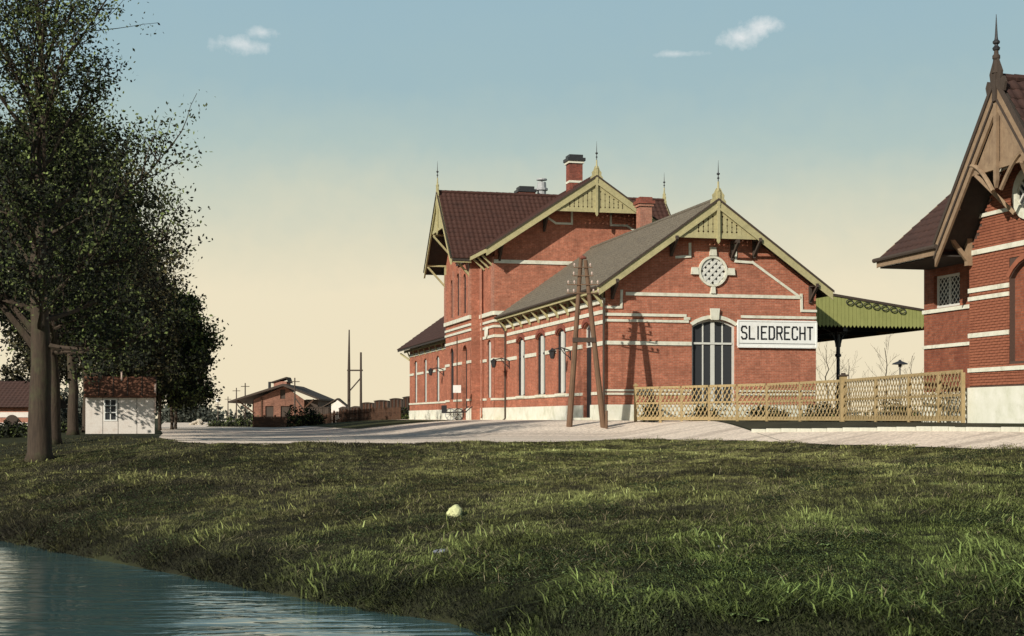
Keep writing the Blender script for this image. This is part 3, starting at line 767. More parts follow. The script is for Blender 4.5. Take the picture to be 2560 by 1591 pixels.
# round lattice window
ring_o = [(4.53+.62*math.cos(a), 6.02+.62*math.sin(a)) for a in [2*math.pi*i/28 for i in range(28)]]
ring_i = [(4.53+.53*math.cos(a), 6.02+.53*math.sin(a)) for a in [2*math.pi*i/28 for i in range(28)]]
mb = MB(); mb.prism(ring_o, FW, .002, .09, [ring_i]); rw = mb.build('round_window', 'white_stone', ST)
mb = MB(); mb.prism(ring_i, FW, -.10, -.08); mb.build('pane', 'pale_glass', rw)
for k in range(-2, 3):
    for sg in (-1, 1):
        off = k*.215; r_ = math.sqrt(max(0, .54**2-off**2)); ux = math.sqrt(.5); q = (4.53-sg*off*ux, 6.02+off*ux)
        mb = MB(); mb.bar((q[0]-r_*ux, -.04+.012*sg, q[1]-sg*r_*ux), (q[0]+r_*ux, -.04+.012*sg, q[1]+sg*r_*ux), .02, .09, up=(0, 1, 0)) if False else mb.prism(
            [(q[0]-r_*ux-sg*.042, q[1]-sg*r_*ux+.042), (q[0]-r_*ux+sg*.042, q[1]-sg*r_*ux-.042), (q[0]+r_*ux+sg*.042, q[1]+sg*r_*ux-.042), (q[0]+r_*ux-sg*.042, q[1]+sg*r_*ux+.042)], FW, -.008+.008*sg, .03+.008*sg)
        mb.build('lattice_bar', 'white_frame', rw)
for (a, z, w_, h_) in ((0, .80, .15, .17), (0, -.76, .10, .13), (-.78, 0, .16, .14), (.78, 0, .16, .14)):
    mb = MB(); mb.prism([(4.53+a-w_, 6.02+z-h_), (4.53+a+w_, 6.02+z-h_), (4.53+a+w_*.8, 6.02+z+h_), (4.53+a-w_*.8, 6.02+z+h_)], FW, .0, .11); mb.build('keystone', 'white_stone', rw)
band(FW, 4.53-.12, 4.53+.12, 5.11, 5.05+.16, .05)

# bands of the side wall, broken round the openings
def side_bands(P, a0, a1, z0, z1, gaps, n1=.05):
    cur_ = a0
    for g0, g1 in sorted(gaps)+[(a1, a1)]:
        if g0 > cur_+.05: band(P, cur_, min(g0, a1), z0, z1, n1)
        cur_ = max(cur_, g1)
gaps = [(c-w/2-.1, c+w/2+.1) for c, w in wins]+[(dr[0]-dr[1]/2-.1, dr[0]+dr[1]/2+.1)]
side_bands(SW, 0.0, 16.4, 4.26, 4.41, [])
side_bands(SW, 0.0, 16.4, 3.86, 4.00, gaps)
side_bands(SW, 0.0, 16.4, 3.00, 3.17, gaps)
side_bands(SW, 0.0, S1, 1.04, 1.16, [(dr[0]-dr[1]/2-.1, dr[0]+dr[1]/2+.1)])
band(SW, -.0, 16.4, 4.66, 4.86, .10, name='cornice')
# plinth
mb = MB(); mb.box(-.06, WW+.06, -.06, -.001, -.3, .64); mb.build('plinth', 'white_plinth', ST)
for a0, a1 in ((-.0, dr[0]-dr[1]/2), (dr[0]+dr[1]/2, S1-.02)):
    mb = MB(); mb.box(-.06, -.001, a0, a1, -.5, .64); mb.build('plinth', 'white_plinth', ST)
mb = MB(); mb.box(-.5, -.062, dr[0]-.8, dr[0]+.8, -.4, .12); mb.build('step', 'white_plinth', ST)

# roof of the front wing
OV = .58
gable_roof(ST, 'y', C, C+.45, -OV, S1, Z_R, Z_E, 'slate', .30, .30)
PV = front(-OV)
verge_board(ST, PV, C, C+.45, Z_R-.02, Z_E, .0)
gable_screen(ST, PV, C, SLP, Z_R-.26, Z_R-1.42, -.045)
finial(ST, C, -OV-.03, Z_R+.05, 1.55)
# eaves: gutter board and diagonal brackets
def eaves(x_wall, x_eave, s0, s1, z, n, zb=.5, cornice=None):
    sg = -1 if x_eave < x_wall else 1
    mb = MB(); mb.box(min(x_eave, x_eave+sg*.06), max(x_eave, x_eave+sg*.06), s0, s1, z-.20, z-.02); f = mb.build('fascia', 'cream_paint', ST)
    mb = MB(); mb.tube([(x_eave+sg*.12, s0, z-.02), (x_eave+sg*.12, s1, z-.04)], .06, 8); mb.build('gutter', 'dark_wood', f)
    for i in range(n):
        s = s0+OV+.15+(s1-s0-OV-.4)*i/(n-1)
        mb = MB()
        mb.bar((x_wall+sg*.11, s, z-zb-.08), (x_eave-sg*.02, s, z-.20), .09, .09); mb.bar((x_wall, s, z-.19), (x_eave, s, z-.16), .08, .07)
        mb.bar((x_wall+sg*.09, s, z-zb-.22), (x_wall+sg*.09, s, z-.2), .09, .09)
        mb.build('bracket', 'cream_paint', ST)
eaves(0, -.45, -OV, S1, Z_E, 11)
mb = MB()
for s in (S1-.25,):
    mb.tube([(-.45, s, Z_E-.1), (-.30, s, Z_E-.45), (-.11, s, Z_E-.75), (-.11, s, .1), (-.2, s, 0)], .045, 8)
mb.build('downpipe', 'dark_wood', ST)
mb = MB(); mb.tube([(-.42, -.06, Z_E-.12), (-.10, -.12, Z_E-.5), (-.10, -.12, .1)], .045, 8); mb.build('downpipe', 'dark_wood', ST)
# big brackets carrying the verge on the gable wall
def verge_bracket(P, a, zt, m='dark_wood', out=.75, drop=.75, parent=ST):
    mb = MB(); p = lambda n_, z: P(a, z, n_)
    mb.bar(p(.05, zt-drop), p(.05, zt), .11, .11); mb.bar(p(.08, zt-drop+.1), p(out, zt-.1), .10, .10); mb.bar(p(.0, zt-.05), p(out, zt-.05), .1, .1)
    mb.build('verge_bracket', m, parent)
for a in (.28, 2.75, 6.3, 8.78): verge_bracket(FW, a, zr(a)-.06)
verge_bracket(FW, 5.35, 7.25); 

# ---- tall block: front gable and the cross wing with its street gable
T0, T1 = -.60, 9.66; ZT = 12.43; ZTE = 8.60; TSL = (ZT-ZTE)/5.77
TF = front(S1)
zt = lambda t: ZT-.14-TSL*abs(t-C)
mb = MB(); mb.prism([(T0, 0), (T1, 0), (T1, zt(T1)), (C, zt(C)), (T0, zt(T0))], TF, -.35, 0); mb.build('wall', 'station_brick', ST)
TS = left(T0)
th = [arch(18.0-.45, 18.0+.45, 1.15, 4.15, .25)]
mb = MB(); mb.prism(rect(S1+.352, 20.0, 0, ZTE), TS, -.35, 0, th); mb.build('wall', 'station_brick', ST)
mb = MB(); mb.box(T0, T0+.35, S1+.003, S1+.352, 0.01, ZTE-.02); mb.build('corner_pier', 'station_brick', ST)
mb = MB(); mb.box(T1-.35, T1, S1+.352, 20, 0, ZTE); mb.build('wall', 'station_brick', ST)
window(ST, TS, 17.55, 18.45, 1.15, 4.15, .25, cols=2, tr=3.1, rows=1, fw=.07, depth=-.07, m='black_iron', post=.26)
G0, G1, GC = 19.9, 26.9, 23.4; TG = -1.13; ZG = 12.5; ZGE = 8.5
GS = left(TG)
gsl = (ZG-ZGE)/3.9; zg = lambda s: ZG-.14-gsl*abs(s-GC)
ah = [arch(21.0, 22.2, .12, 4.05, .3), arch(24.6, 25.6, 1.15, 4.05, .28),
      arch(21.3, 22.0, 5.75, 7.9, .22), arch(23.05, 23.75, 5.75, 8.1, .22), arch(24.8, 25.5, 5.75, 7.9, .22)]
mb = MB(); mb.prism([(G0, 0), (G1, 0), (G1, zg(G1)), (GC, zg(GC)), (G0, zg(G0))], GS, -.35, 0, ah); mb.build('wall', 'station_brick', ST)
for (a0, a1, z0, z1) in ((24.6, 25.6, 1.15, 4.05), (21.3, 22.0, 5.75, 7.9), (23.05, 23.75, 5.75, 8.1), (24.8, 25.5, 5.75, 7.9)):
    window(ST, GS, a0, a1, z0, z1, .2, cols=2, tr=z0+(z1-z0)*.66, fw=.08, depth=-.07, m='black_iron')
window(ST, GS, 21.0, 22.2, .12, 4.05, .3, cols=2, tr=2.9, fw=.1, depth=-.2, name='door', m='black_iron', post=.1)
mb = MB(); mb.box(TG+.002, 10.2, G0, G0+.35, 0, zg(G0)); mb.build('wall', 'station_brick', ST)
mb = MB(); mb.box(TG+.002, 10.2, G1-.35, G1, 0, zg(G1)); mb.build('wall', 'station_brick', ST)
mb = MB(); mb.prism([(G0, 0), (G1, 0), (G1, zg(G1)), (GC, zg(GC)), (G0, zg(G0))], left(10.2), -.3, 0); mb.build('wall', 'station_brick', ST)
# bands of the tall block
TFb = lambda a0, a1, z0, z1, n1=.05: band(TF, a0, a1, z0, z1, n1)
TFb(T0-.04, 9.0, 7.98, 8.16, .06)
poly_band(TF, [(C-1.05, 11.0), (C-1.05, 10.1), (C-1.9, 10.1), (C-2.3, 10.35)], .1)
poly_band(TF, [(C+1.05, 11.0), (C+1.05, 10.1), (C+1.9, 10.1), (C+2.6, 9.7)], .1)
for (z0, z1, n1) in ((5.35, 5.55, .12), (5.0, 5.12, .06), (4.72, 4.84, .06)):
    band(TS, S1, 19.88, z0, z1, n1, name='cornice'); band(GS, G0, G1, z0, z1, n1, name='cornice')
    band(TF, T0-.03, -.05, z0, z1, n1, name='cornice')
for z0, z1 in ((4.22, 4.36), (3.02, 3.17), (1.02, 1.13)):
    side_bands(TS, S1, 19.88, z0, z1, [(17.45, 18.55)] if z0 < 4.2 else [])
    side_bands(GS, G0, G1, z0, z1, [(20.9, 22.3), (24.5, 25.7)] if z0 < 4.2 else [])
    band(TF, T0-.03, -.05, z0, z1)
for P, a0, a1 in ((TS, S1-.02, 19.88), (GS, G0, 21.0), (GS, 22.2, G1)):
    mb = MB(); mb.prism(rect(a0, a1, -.5, .64), P, .001, .06); mb.build('plinth', 'white_plinth', ST)
mb = MB(); mb.prism(rect(T0-.06, -.07, -.5, .64), TF, .001, .06); mb.build('plinth', 'white_plinth', ST)
# shallow pilasters
for P, a0, a1 in ((TS, S1, S1+.42), (TS, 19.4, 19.88), (GS, G0, G0+.4), (GS, G1-.4, G1), (GS, 22.35, 22.65), (GS, 24.15, 24.45)):
    mb = MB(); mb.prism(rect(a0, a1, 5.56, 8.3), P, .001, .10); mb.build('pilaster', 'pale_brick', ST)
mb = MB(); mb.prism([(18.3+.30*math.cos(2*math.pi*i/20), 4.55+.30*math.sin(2*math.pi*i/20)) for i in range(20)], TS, .06, .12); mb.build('roundel', 'white_plinth', ST)
mb = MB(); mb.tube([(T0-.12, 19.3, 8.4), (T0-.12, 19.3, .1)], .045, 8); mb.build('downpipe', 'pale_brick', ST)

gable_roof(ST, 'y', C, 5.77, S1-.9, GC, ZT, ZTE, 'clay_tiles')
gable_roof(ST, 'x', GC, 3.9, -2.25, 10.85, ZG, ZGE, 'clay_tiles')
PT = front(S1-.9)
verge_board(ST, PT, C, 5.77, ZT-.02, ZTE, 0, drop=.34)
gable_screen(ST, PT, C, TSL, ZT-.32, ZT-1.72, -.045, pw=.22)
finial(ST, C, S1-.93, ZT+.05, 1.75)
mb = MB(); mb.box(-1.30, -1.24, S1-.9, 19.5, ZTE-.22, ZTE-.03); mb.build('fascia', 'cream_paint', ST)
for s in (17.0, 18.0, 19.0):
    mb = MB(); mb.bar((T0-.03, s, ZTE-.75), (-1.2, s, ZTE-.2), .09, .09); mb.build('bracket', 'cream_paint', ST)
for a in (T0+.25, 2.0, 5.6, 7.2, T1-.3): verge_bracket(TF, a, zt(a)-.06, out=.8, drop=.9)
PG = left(-2.25)
verge_board(ST, PG, GC, 3.9, ZG-.02, ZGE, 0, drop=.34)
gable_screen(ST, PG, GC, gsl, ZG-.32, ZG-2.0, -.045, pierced=False)
finial(ST, -2.28, GC, ZG+.05, 1.7, along='y')
for s in (G0+.15, 21.9, 24.9, G1-.15): verge_bracket(GS, s, min(zg(s)-.05, 10.4), m='cream_paint', out=1.1, drop=1.3)
mb = MB(); mb.box(-2.25, -1.2, G0-.35, G0-.29, ZGE-.22, ZGE-.03); mb.build('fascia', 'cream_paint', ST)
verge_board(ST, lambda a, z, n: (10.85+n, a, z), GC, 3.9, ZG-.02, ZGE, 0)
finial(ST, 10.9, GC, ZG+.05, 1.6, along='y')

# ---- far wing
FS = left(-.30); A0 = 27.3
fw_c = [(29.6, 1.1), (33.7, 1.1), (38.0, 1.1), (41.6, 1.1)]
mb = MB(); mb.prism(rect(A0-.4, SE, 0, 5.1), FS, -.35, 0, [arch(c-w/2, c+w/2, 1.15, 4.0, .25) for c, w in fw_c]); mb.build('wall', 'station_brick', ST)
for c, w in fw_c: window(ST, FS, c-w/2, c+w/2, 1.15, 4.0, .25, cols=2, tr=3.05, rows=1, fw=.07, depth=-.07, m='black_iron', post=.24)
g_ = [(c-w/2-.08, c+w/2+.08) for c, w in fw_c]
side_bands(FS, A0-.4, SE, 4.30, 4.48, []); side_bands(FS, A0-.4, SE, 3.0, 3.15, g_); side_bands(FS, A0-.4, SE, 1.02, 1.13, [])
mb = MB(); mb.prism(rect(A0-.4, SE, -.5, .62), FS, .001, .06); mb.build('plinth', 'white_plinth', ST)
mb = MB(); mb.box(-.298, 9.3, SE-.35, SE-.002, 0, 5.1); mb.build('wall', 'station_brick', ST)
mb = MB(); mb.box(9.0, 9.3, A0, SE-.36, 0, 5.1); mb.build('wall', 'station_brick', ST)
gable_roof(ST, 'y', C, C+.95, A0-.4, SE+1.2, 8.8, 4.85, 'dark_tiles')
mb = MB(); mb.box(-1.0+.52-.06, -1.0+.52+.02, A0, SE+1.2, 4.66, 4.82); 
mb = MB(); mb.box(-.50, -.44, A0, SE+1.2, 4.64, 4.82); mb.build('fascia', 'cream_paint', ST)
for i in range(9):
    s = A0+.4+(SE-A0-.6)*i/8
    mb = MB(); mb.bar((-.32, s, 4.25), (-.48, s, 4.66), .08, .08); mb.build('bracket', 'cream_paint', ST)
mb = MB(); mb.bar((-.3, SE-.1, 4.1), (-.75, SE+1.1, 4.6), .1, .1); mb.build('bracket', 'cream_paint', ST)

# ---- chimneys
def chimney(x, y, z0, z1, w, d, m='chimney_brick', cap='black_iron', ring=None, pots=1):
    mb = MB(); mb.box(x-w/2, x+w/2, y-d/2, y+d/2, z0, z1-.35); o = mb.build('chimney', m, ST)
    mb = MB(); mb.box(x-w/2-.07, x+w/2+.07, y-d/2-.07, y+d/2+.07, z1-.35, z1-.22); mb.build('band', 'white_stone' if ring else m, o)
    mb = MB(); mb.box(x-w/2-.13, x+w/2+.13, y-d/2-.13, y+d/2+.13, z1-.22, z1-.06); mb.box(x-w/2-.02, x+w/2+.02, y-d/2-.02, y+d/2+.02, z1-.06, z1+.12); mb.build('cap', cap, o)
    if ring:
        mb = MB(); mb.box(x-w/2-.03, x+w/2+.03, y-d/2-.03, y+d/2+.03, ring, ring+.12); mb.build('band', 'white_stone', o)
    return o
chimney(4.62, 20.2, 10.5, 14.15, .72, .72, ring=12.75)
chimney(6.62, 14.5, 5.6, 11.1, .62, .62, m='pale_brick', cap='chimney_brick')
mb = MB(); mb.box(6.26, 6.98, 14.14, 14.86, 9.0, 9.15); mb.build('band', 'pale_brick', ST)
chimney(3.75, 27.5, 9.0, 13.55, .85, .8)
mb = MB(); mb.lathe((4.75, 27.5, 9.9), [(0, .26), (3.6, .26), (3.62, .36), (3.74, .36), (3.76, .27), (4.1, .25), (4.12, .05), (4.2, .05), (4.22, .32), (4.3, .3)], 12); mb.build('chimney', 'lead', ST)

# ================================================================== SIGN
sg_ = thing('station_sign', 'long white name board with black letters SLIEDRECHT on the gable wall', 'sign', (*loc2w(7.30, -.02), 3.52), ANG)
mb = MB(); mb.box(-1.70, 1.72, -.08, -.035, -.52, .52); mb.build('board', 'sign_white', sg_)
mb = MB()
for a in ((-1.72, 1.74, .50, .56), (-1.72, 1.74, -.56, -.50)): mb.box(a[0], a[1], -.10, -.03, a[2], a[3])
mb.box(-1.74, -1.68, -.098, -.03, -.5, .5); mb.box(1.70, 1.76, -.098, -.03, -.5, .5); mb.build('frame', 'sign_white', sg_)
mb = MB(); mb.box(-1.66, 1.68, -.088, -.081, -.395, -.375); mb.build('line', 'black_iron', sg_)
q = .16
GL = {'S': [[(1, .86), (.8, 1), (.2, 1), (0, .86), (0, .66), (.2, .53), (.8, .47), (1, .34), (1, .14), (.8, 0), (.2, 0), (0, .14)]],
      'L': [[(0, 1), (0, 0), (1, 0)]], 'I': [[(.5, 1), (.5, 0)]],
      'E': [[(1, 1), (0, 1), (0, 0), (1, 0)], [(0, .52), (.75, .52)]],
      'D': [[(0, 0), (0, 1), (.75, 1), (1, .86), (1, .14), (.75, 0), (0, 0)]],
      'R': [[(0, 0), (0, 1), (.8, 1), (1, .88), (1, .62), (.8, .5), (0, .5)], [(.55, .5), (1, 0)]],
      'C': [[(1, .8), (1, .9), (.8, 1), (.2, 1), (0, .86), (0, .14), (.2, 0), (.8, 0), (1, .1), (1, .22)]],
      'H': [[(0, 0), (0, 1)], [(1, 0), (1, 1)], [(0, .5), (1, .5)]], 'T': [[(0, 1), (1, 1)], [(.5, 1), (.5, 0)]]}
cw = .215; x0 = -1.56; lh = .50; z0 = -.20; st = .062; bx_ = x0
for k, ch in enumerate('SLIEDRECHT'):
    mb = MB()
    if ch == 'I': bx_ -= .07
    for pl in GL[ch]:
        for i, ((a, z), (b_, y)) in enumerate(zip(pl[:-1], pl[1:])):
            A = Vector((bx_+a*cw, -.088-.001*(i % 2), z0+z*lh)); B = Vector((bx_+b_*cw, -.088-.001*(i % 2), z0+y*lh)); d = (B-A).normalized()*st*.42
            mb.bar(A-d, B+d, .012, st, up=(0, 0, 1)) if abs(d.z) < .0001 else mb.bar(A-d, B+d, st, .012, up=(0, 1, 0))
    mb.build('letter', 'sign_black', sg_); bx_ += .26 if ch == 'I' else .338

# ================================================================== PLATFORM CANOPY
CA = thing('platform_canopy', 'green boarded platform canopy on iron columns beside the station gable', 'canopy', (*loc2w(9.15, 3.0), 0), ANG)
cw_ = 7.6; z_a, z_b = 5.72, 4.70; zb = 4.10
nb = 42
P0 = front(0)
for i in range(nb):
    a0 = cw_*i/nb+.008; a1 = cw_*(i+1)/nb-.008
    t0 = z_a+(z_b-z_a)*a0/cw_; t1 = z_a+(z_b-z_a)*a1/cw_
    mb = MB(); mb.prism([(a0, zb+.06), ((a0+a1)/2, zb-.05), (a1, zb+.06), (a1, t1), (a0, t0)], P0, 0, .03); mb.build('plank', 'canopy_green', CA)
mb = MB(); mb.prism([(0, z_a-.02), (cw_+.1, z_b-.04), (cw_+.1, z_b+.06), (0, z_a+.09)], P0, -.02, .07); mb.build('capping', 'dark_wood', CA)
mb = MB(); mb.prism([(-.02, z_a), (cw_+.15, z_b), (cw_+.15, z_b-.1), (-.02, z_a-.1)], P0, -22, -.03); mb.build('roof', 'dark_wood', CA)
mb = MB(); mb.box(cw_, cw_+.05, .1, 22, zb+.02, z_b-.03); mb.build('valance', 'canopy_green', CA)
mb = MB()
for k in range(8): mb.box(.05, cw_, .4+k*3.0, .55+k*3.0, zb+.02, zb+.24)
mb.box(2.75, 2.95, .2, 22, zb-.2, zb+.0)
mb.build('girder', 'black_iron', CA)
# wavy iron cresting on the right half
mb = MB()
for k in range(7):
    a = 2.9+k*.42; z = z_a+(z_b-z_a)*a/cw_-.18
    mb.tube([(a+.16*math.cos(t_), -.1, z+.11*math.sin(t_)) for t_ in [2*math.pi*j/12 for j in range(13)]], .022, 6)
mb.build('cresting', 'black_iron', CA)
proto = None
for k in range(4):
    y = .9+k*6
    mb = MB(); x = 2.85
    mb.lathe((x, y, -.1), [(0, .2), (.3, .2), (.35, .13), (1.2, .115), (1.25, .15), (1.32, .15), (1.36, .085), (2.9, .075), (2.93, .14), (3.02, .14), (3.05, .09), (3.9, .09), (3.95, .16), (4.05, .16)], 12)
    o = mb.build('column', 'black_iron', CA)
    mb = MB()
    for sg in (-1, 1):
        mb.tube([(x+sg*(.09+.72*(1-math.cos(t_))), y, 3.25+.80*math.sin(t_)) for t_ in [math.pi/2*j/8 for j in range(9)]], .04, 6)
        mb.tube([(x+sg*(.30+.11*math.cos(t_)), y, 3.80+.11*math.sin(t_)) for t_ in [2*math.pi*j/8 for j in range(9)]], .02, 6)
    mb.build('bracket', 'black_iron', o)

# ================================================================== LODGE (right edge)
LG = thing('brick_lodge', 'dark red brick house with steep carved gable and tall spiked finial beside the lattice fence', 'house', (LO[0], LO[1], 0.0), ANG)
LP = left(0.0); KC = -2.60
lz = lambda k: 7.78-1.30*abs(k-KC)
niche = arch(-3.55, -1.75, 1.45, 3.85, .42)
mb = MB(); mb.prism([(-5.2, 0), (0, 0), (0, 4.35), (KC, 7.7), (-5.2, 4.35)], LP, -.32, -.012, [niche]); mb.build('wall', 'mortar', LG)
mb = MB(); mb.prism(niche, LP, -.16, -.14); mb.build('niche_wall', 'lodge_brick', LG)
mb = MB(); mb.box(.0, .31, .002, .01, 0.86, 4.3); mb.build('wall', 'lodge_brick', LG)
# the bricks themselves: the nearest 300 one by one, the rest in one mesh
bw, bh = .225, .070; brick_me = None; cnt = 0
rest = MB(); cells = []
white = [(.0, .86), (1.24, 1.34), (2.10, 2.21), (3.02, 3.12), (3.22, 3.33), (4.15, 4.27), (5.03, 5.14)]
for j in range(12, 112):
    z = j*bh
    if any(a-.05 < z and z+bh-.02 < b_+.03 and z > .1 for a, b_ in white): pass
    for i in range(-24, 1):
        a0 = i*bw+(bw/2 if j % 2 else 0); a1 = a0+bw-.012
        a0c, a1c = max(a0, -5.19), min(a1, -.002)
        if a1c-a0c < .05: continue
        if z+bh > lz(a0c)-.02 or z+bh > lz(a1c)-.02: continue
        if z+bh > 4.3 and (a0c < -5.1 or a1c > -.1): continue
        mid = (a0c+a1c)/2
        if -3.62 < mid < -1.68 and 1.4 < z+bh/2 < 3.95: 
            if a1c < -1.75 and a0c > -3.55: continue
            if a0c > -3.55 and a1c > -1.75: a0c = max(a0c, -1.74)
            elif a0c < -3.55: a1c = min(a1c, -3.56)
            if a1c-a0c < .04: continue
        if z < .86: continue
        cells.append((a0c, a1c, z))
cells.sort(key=lambda c: (c[0] < -2.55, -c[0] if c[2] > .8 else 0, abs(c[2]-2)))
vis = [c for c in cells if c[0] > -2.5 and 1.34 < c[2] < 3.0 or (c[0] > -1.7 and .86 <= c[2] < 4.1)]
vis = sorted(vis, key=lambda c: c[0])[:300]; vs_ = set(vis)
for c in cells:
    pr = random.uniform(-.003, .004)
    if c in vs_ and abs((c[1]-c[0])-(bw-.012)) < .01:
        if brick_me is None:
            b0 = MB(); b0.box(-.012, 0, -(bw-.012)/2, (bw-.012)/2, 0, bh-.012); o = b0.build('brick', 'lodge_brick_face', LG); brick_me = o.data
        else:
            o = bpy.data.objects.new('brick', brick_me); col.objects.link(o); o.parent = LG
        o.location = (pr, (c[0]+c[1])/2, c[2])
    else:
        rest.box(-.012+pr, pr, c[0], c[1], c[2], c[2]+bh-.012)
kind(rest.build('brickwork', 'lodge_brick_face', LG, recalc=False), 'stuff')
def lband(P, a0, a1, z0, z1, n1=.04): mb = MB(); mb.prism(rect(a0, a1, z0, z1), P, .006, n1); return mb.build('band', 'white_stone', LG)
lband(LP, -5.2, 0.02, 1.24, 1.34, .05)
for z0, z1 in ((2.10, 2.21), (3.02, 3.12), (3.22, 3.33)):
    lband(LP, -1.74, .02, z0, z1); lband(LP, -5.2, -3.56, z0, z1)
lband(LP, -5.2, .02, 4.15, 4.27)
poly_band(LP, [(KC+.0, 6.25), (KC+1.35, 6.05), (KC+1.85, 5.62), (KC+2.1, 5.08), (KC+.7, 5.08)], .09, parent=LG)
poly_band(LP, [(KC-.0, 6.25), (KC-1.35, 6.05), (KC-1.85, 5.62), (KC-2.1, 5.08), (KC-.7, 5.08)], .09, parent=LG)
ro = [(KC+.62*math.cos(a), 5.35+.62*math.sin(a)) for a in [2*math.pi*i/24 for i in range(24)]]
ri = [(KC+.42*math.cos(a), 5.35+.42*math.sin(a)) for a in [2*math.pi*i/24 for i in range(24)]]
mb = MB(); mb.prism(ro, LP, .0, .09, [ri]); rw = mb.build('round_window', 'white_stone', LG)
mb = MB(); mb.prism(ri, LP, .0, .02); mb.build('pane', 'glass', rw)
mb = MB()
for k in (-1, 0, 1):
    for sg in (-1, 1): mb.bar((-.04, KC-.3+k*.2, 5.35-sg*.3), (-.04, KC+.3+k*.2, 5.35+sg*.3), .05, .03, up=(1, 0, 0))
mb.build('lattice_bar', 'white_frame', rw)
mb = MB(); mb.prism(rect(-5.26, .05, -.2, .86), LP, -.3, .06); mb.build('plinth', 'white_plinth', LG)
# niche arch of headers
mb = MB(); mb.prism(arch(-3.68, -1.62, 3.4, 4.0, .5)[2:]+arch(-3.56, -1.74, 3.4, 3.87, .42)[2:][::-1], LP, .004, .03); mb.build('niche_arch', 'lodge_brick_face', LG)
# recessed side wall with the lattice window
RB = .60; LB = left(RB)
mb = MB(); mb.prism(rect(.0, 3.26, -.1, 4.5), LB, -.3, 0, [rect(1.45, 2.75, 3.05, 3.92)]); mb.build('wall', 'lodge_brick', LG)
mb = MB(); mb.box(RB+.002, 9, 3.26-.3, 3.258, -.1, 4.5); mb.build('wall', 'lodge_brick', LG)
mb = MB(); mb.prism([(RB, 4.5), (9.0, 4.5), (4.8, 7.9)], lambda a, z, n: (a, 3.25-n, z), 0, .25); mb.build('gable_wall', 'lodge_brick', LG)
for z0, z1 in ((2.93, 3.03), (1.98, 2.07)): lband(LB, -.0, 3.28, z0, z1, .05)
mb = MB(); mb.prism(rect(0, 3.3, -.2, .8), LB, .001, .05); mb.build('plinth', 'white_plinth', LG)
mb = MB(); mb.prism(rect(1.45, 2.75, 3.05, 3.92), LB, -.15, -.10, [rect(1.53, 2.07, 3.12, 3.85), rect(2.13, 2.67, 3.12, 3.85)]); wn_ = mb.build('window', 'white_frame', LG)
for a in (1.53, 2.13):
    mb = MB(); mb.prism(rect(a, a+.54, 3.12, 3.85), LB, -.14, -.13); mb.build('pane', 'glass', wn_)
    for k in range(-3, 5):
        for sg in (-1, 1):
            za = 3.12+k*.18; pts_ = []
            # clip a 45-degree bar to the light
            a_0, z_0 = a, za if sg > 0 else 3.85-k*.18
            t0, t1 = 0, .54
            if sg > 0:
                t0 = max(t0, 3.12-z_0); t1 = min(t1, 3.85-z_0)
            else:
                t0 = max(t0, z_0-3.85); t1 = min(t1, z_0-3.12)
            if t1-t0 > .05:
                mb = MB(); mb.bar((RB+.115+.004*sg, a_0+t0, z_0+sg*t0), (RB+.115+.004*sg, a_0+t1, z_0+sg*t1), .022, .012, up=(1, 0, 0)); mb.build('lattice_bar', 'white_frame', wn_)
# roofs
gable_roof(LG, 'y', 5.0, 5.85, .02, 3.05, 4.35+.85*5.85, 4.35, 'dark_tiles')
gable_roof(LG, 'y', 5.0, 5.85, -16, -5.22, 4.35+.85*5.85, 4.35, 'dark_tiles')
# steep roof of the gable, ridge running back into the main roof
mb = MB(); half = 2.65; zr_, ze_ = 7.92, 4.47
Px = lambda a, z, n_: (n_, a, z)
for sg in (-1, 1):
    mb.prism([(KC, zr_), (KC+sg*half, ze_), (KC+sg*half, ze_-.16), (KC, zr_-.16)], Px, -.82, 5.2)
dk = mb.build('roof', 'soffit', LG); ln = math.hypot(half, zr_-ze_)
for sg in (-1, 1):
    tile_roof(dk, (-.82, KC+sg*half, ze_+.01), (1, 0, 0), (0, -sg*half/ln, (zr_-ze_)/ln), 5.9, ln, 'dark_tiles')
rb = MB()
for i in range(16): rb.tube([(-.8+i*.37, KC, zr_+.05), (-.8+i*.37+.40, KC, zr_+.05)], [.11, .095], 8)
kind(rb.build('ridge_tiles', 'dark_tiles', dk), 'stuff')
PL = left(-.85); gs = (zr_-ze_)/half
for sg in (-1, 1):
    e = (KC+sg*(half+.05), ze_-.06)
    for (d0, d1, n0, n1, mm_) in ((.02, .16, .06, .11, 'dark_wood'), (.16, .40, .0, .07, 'tan_paint'), (.40, .47, .05, .10, 'dark_wood'), (.47, .66, .0, .06, 'tan_paint')):
        mb = MB(); mb.prism([(KC, zr_+.12-d0*1.2), (e[0], e[1]+.12-d0), (e[0], e[1]+.12-d1), (KC, zr_+.12-d1*1.2)], PL, n0, n1); mb.build('bargeboard', mm_, LG)
gable_screen(LG, PL, KC, gs, zr_-.66, zr_-1.95, -.05, m='tan_paint', pw=.17, pierced=False, pend=.55)
# curved struts under the screen
for sg in (-1, 1):
    mb = MB(); mb.tube([(-.88, KC+sg*(.16+.95*t_), zr_-2.55+.75*math.sin(t_*1.5)) for t_ in [j/7 for j in range(8)]], .055, 6); mb.build('strut', 'tan_paint', LG)
    mb = MB(); mb.bar((-.10, KC+sg*.5, zr_-3.0), (-.85, KC+sg*.95, zr_-2.05), .09, .09); mb.build('strut', 'tan_paint', LG)
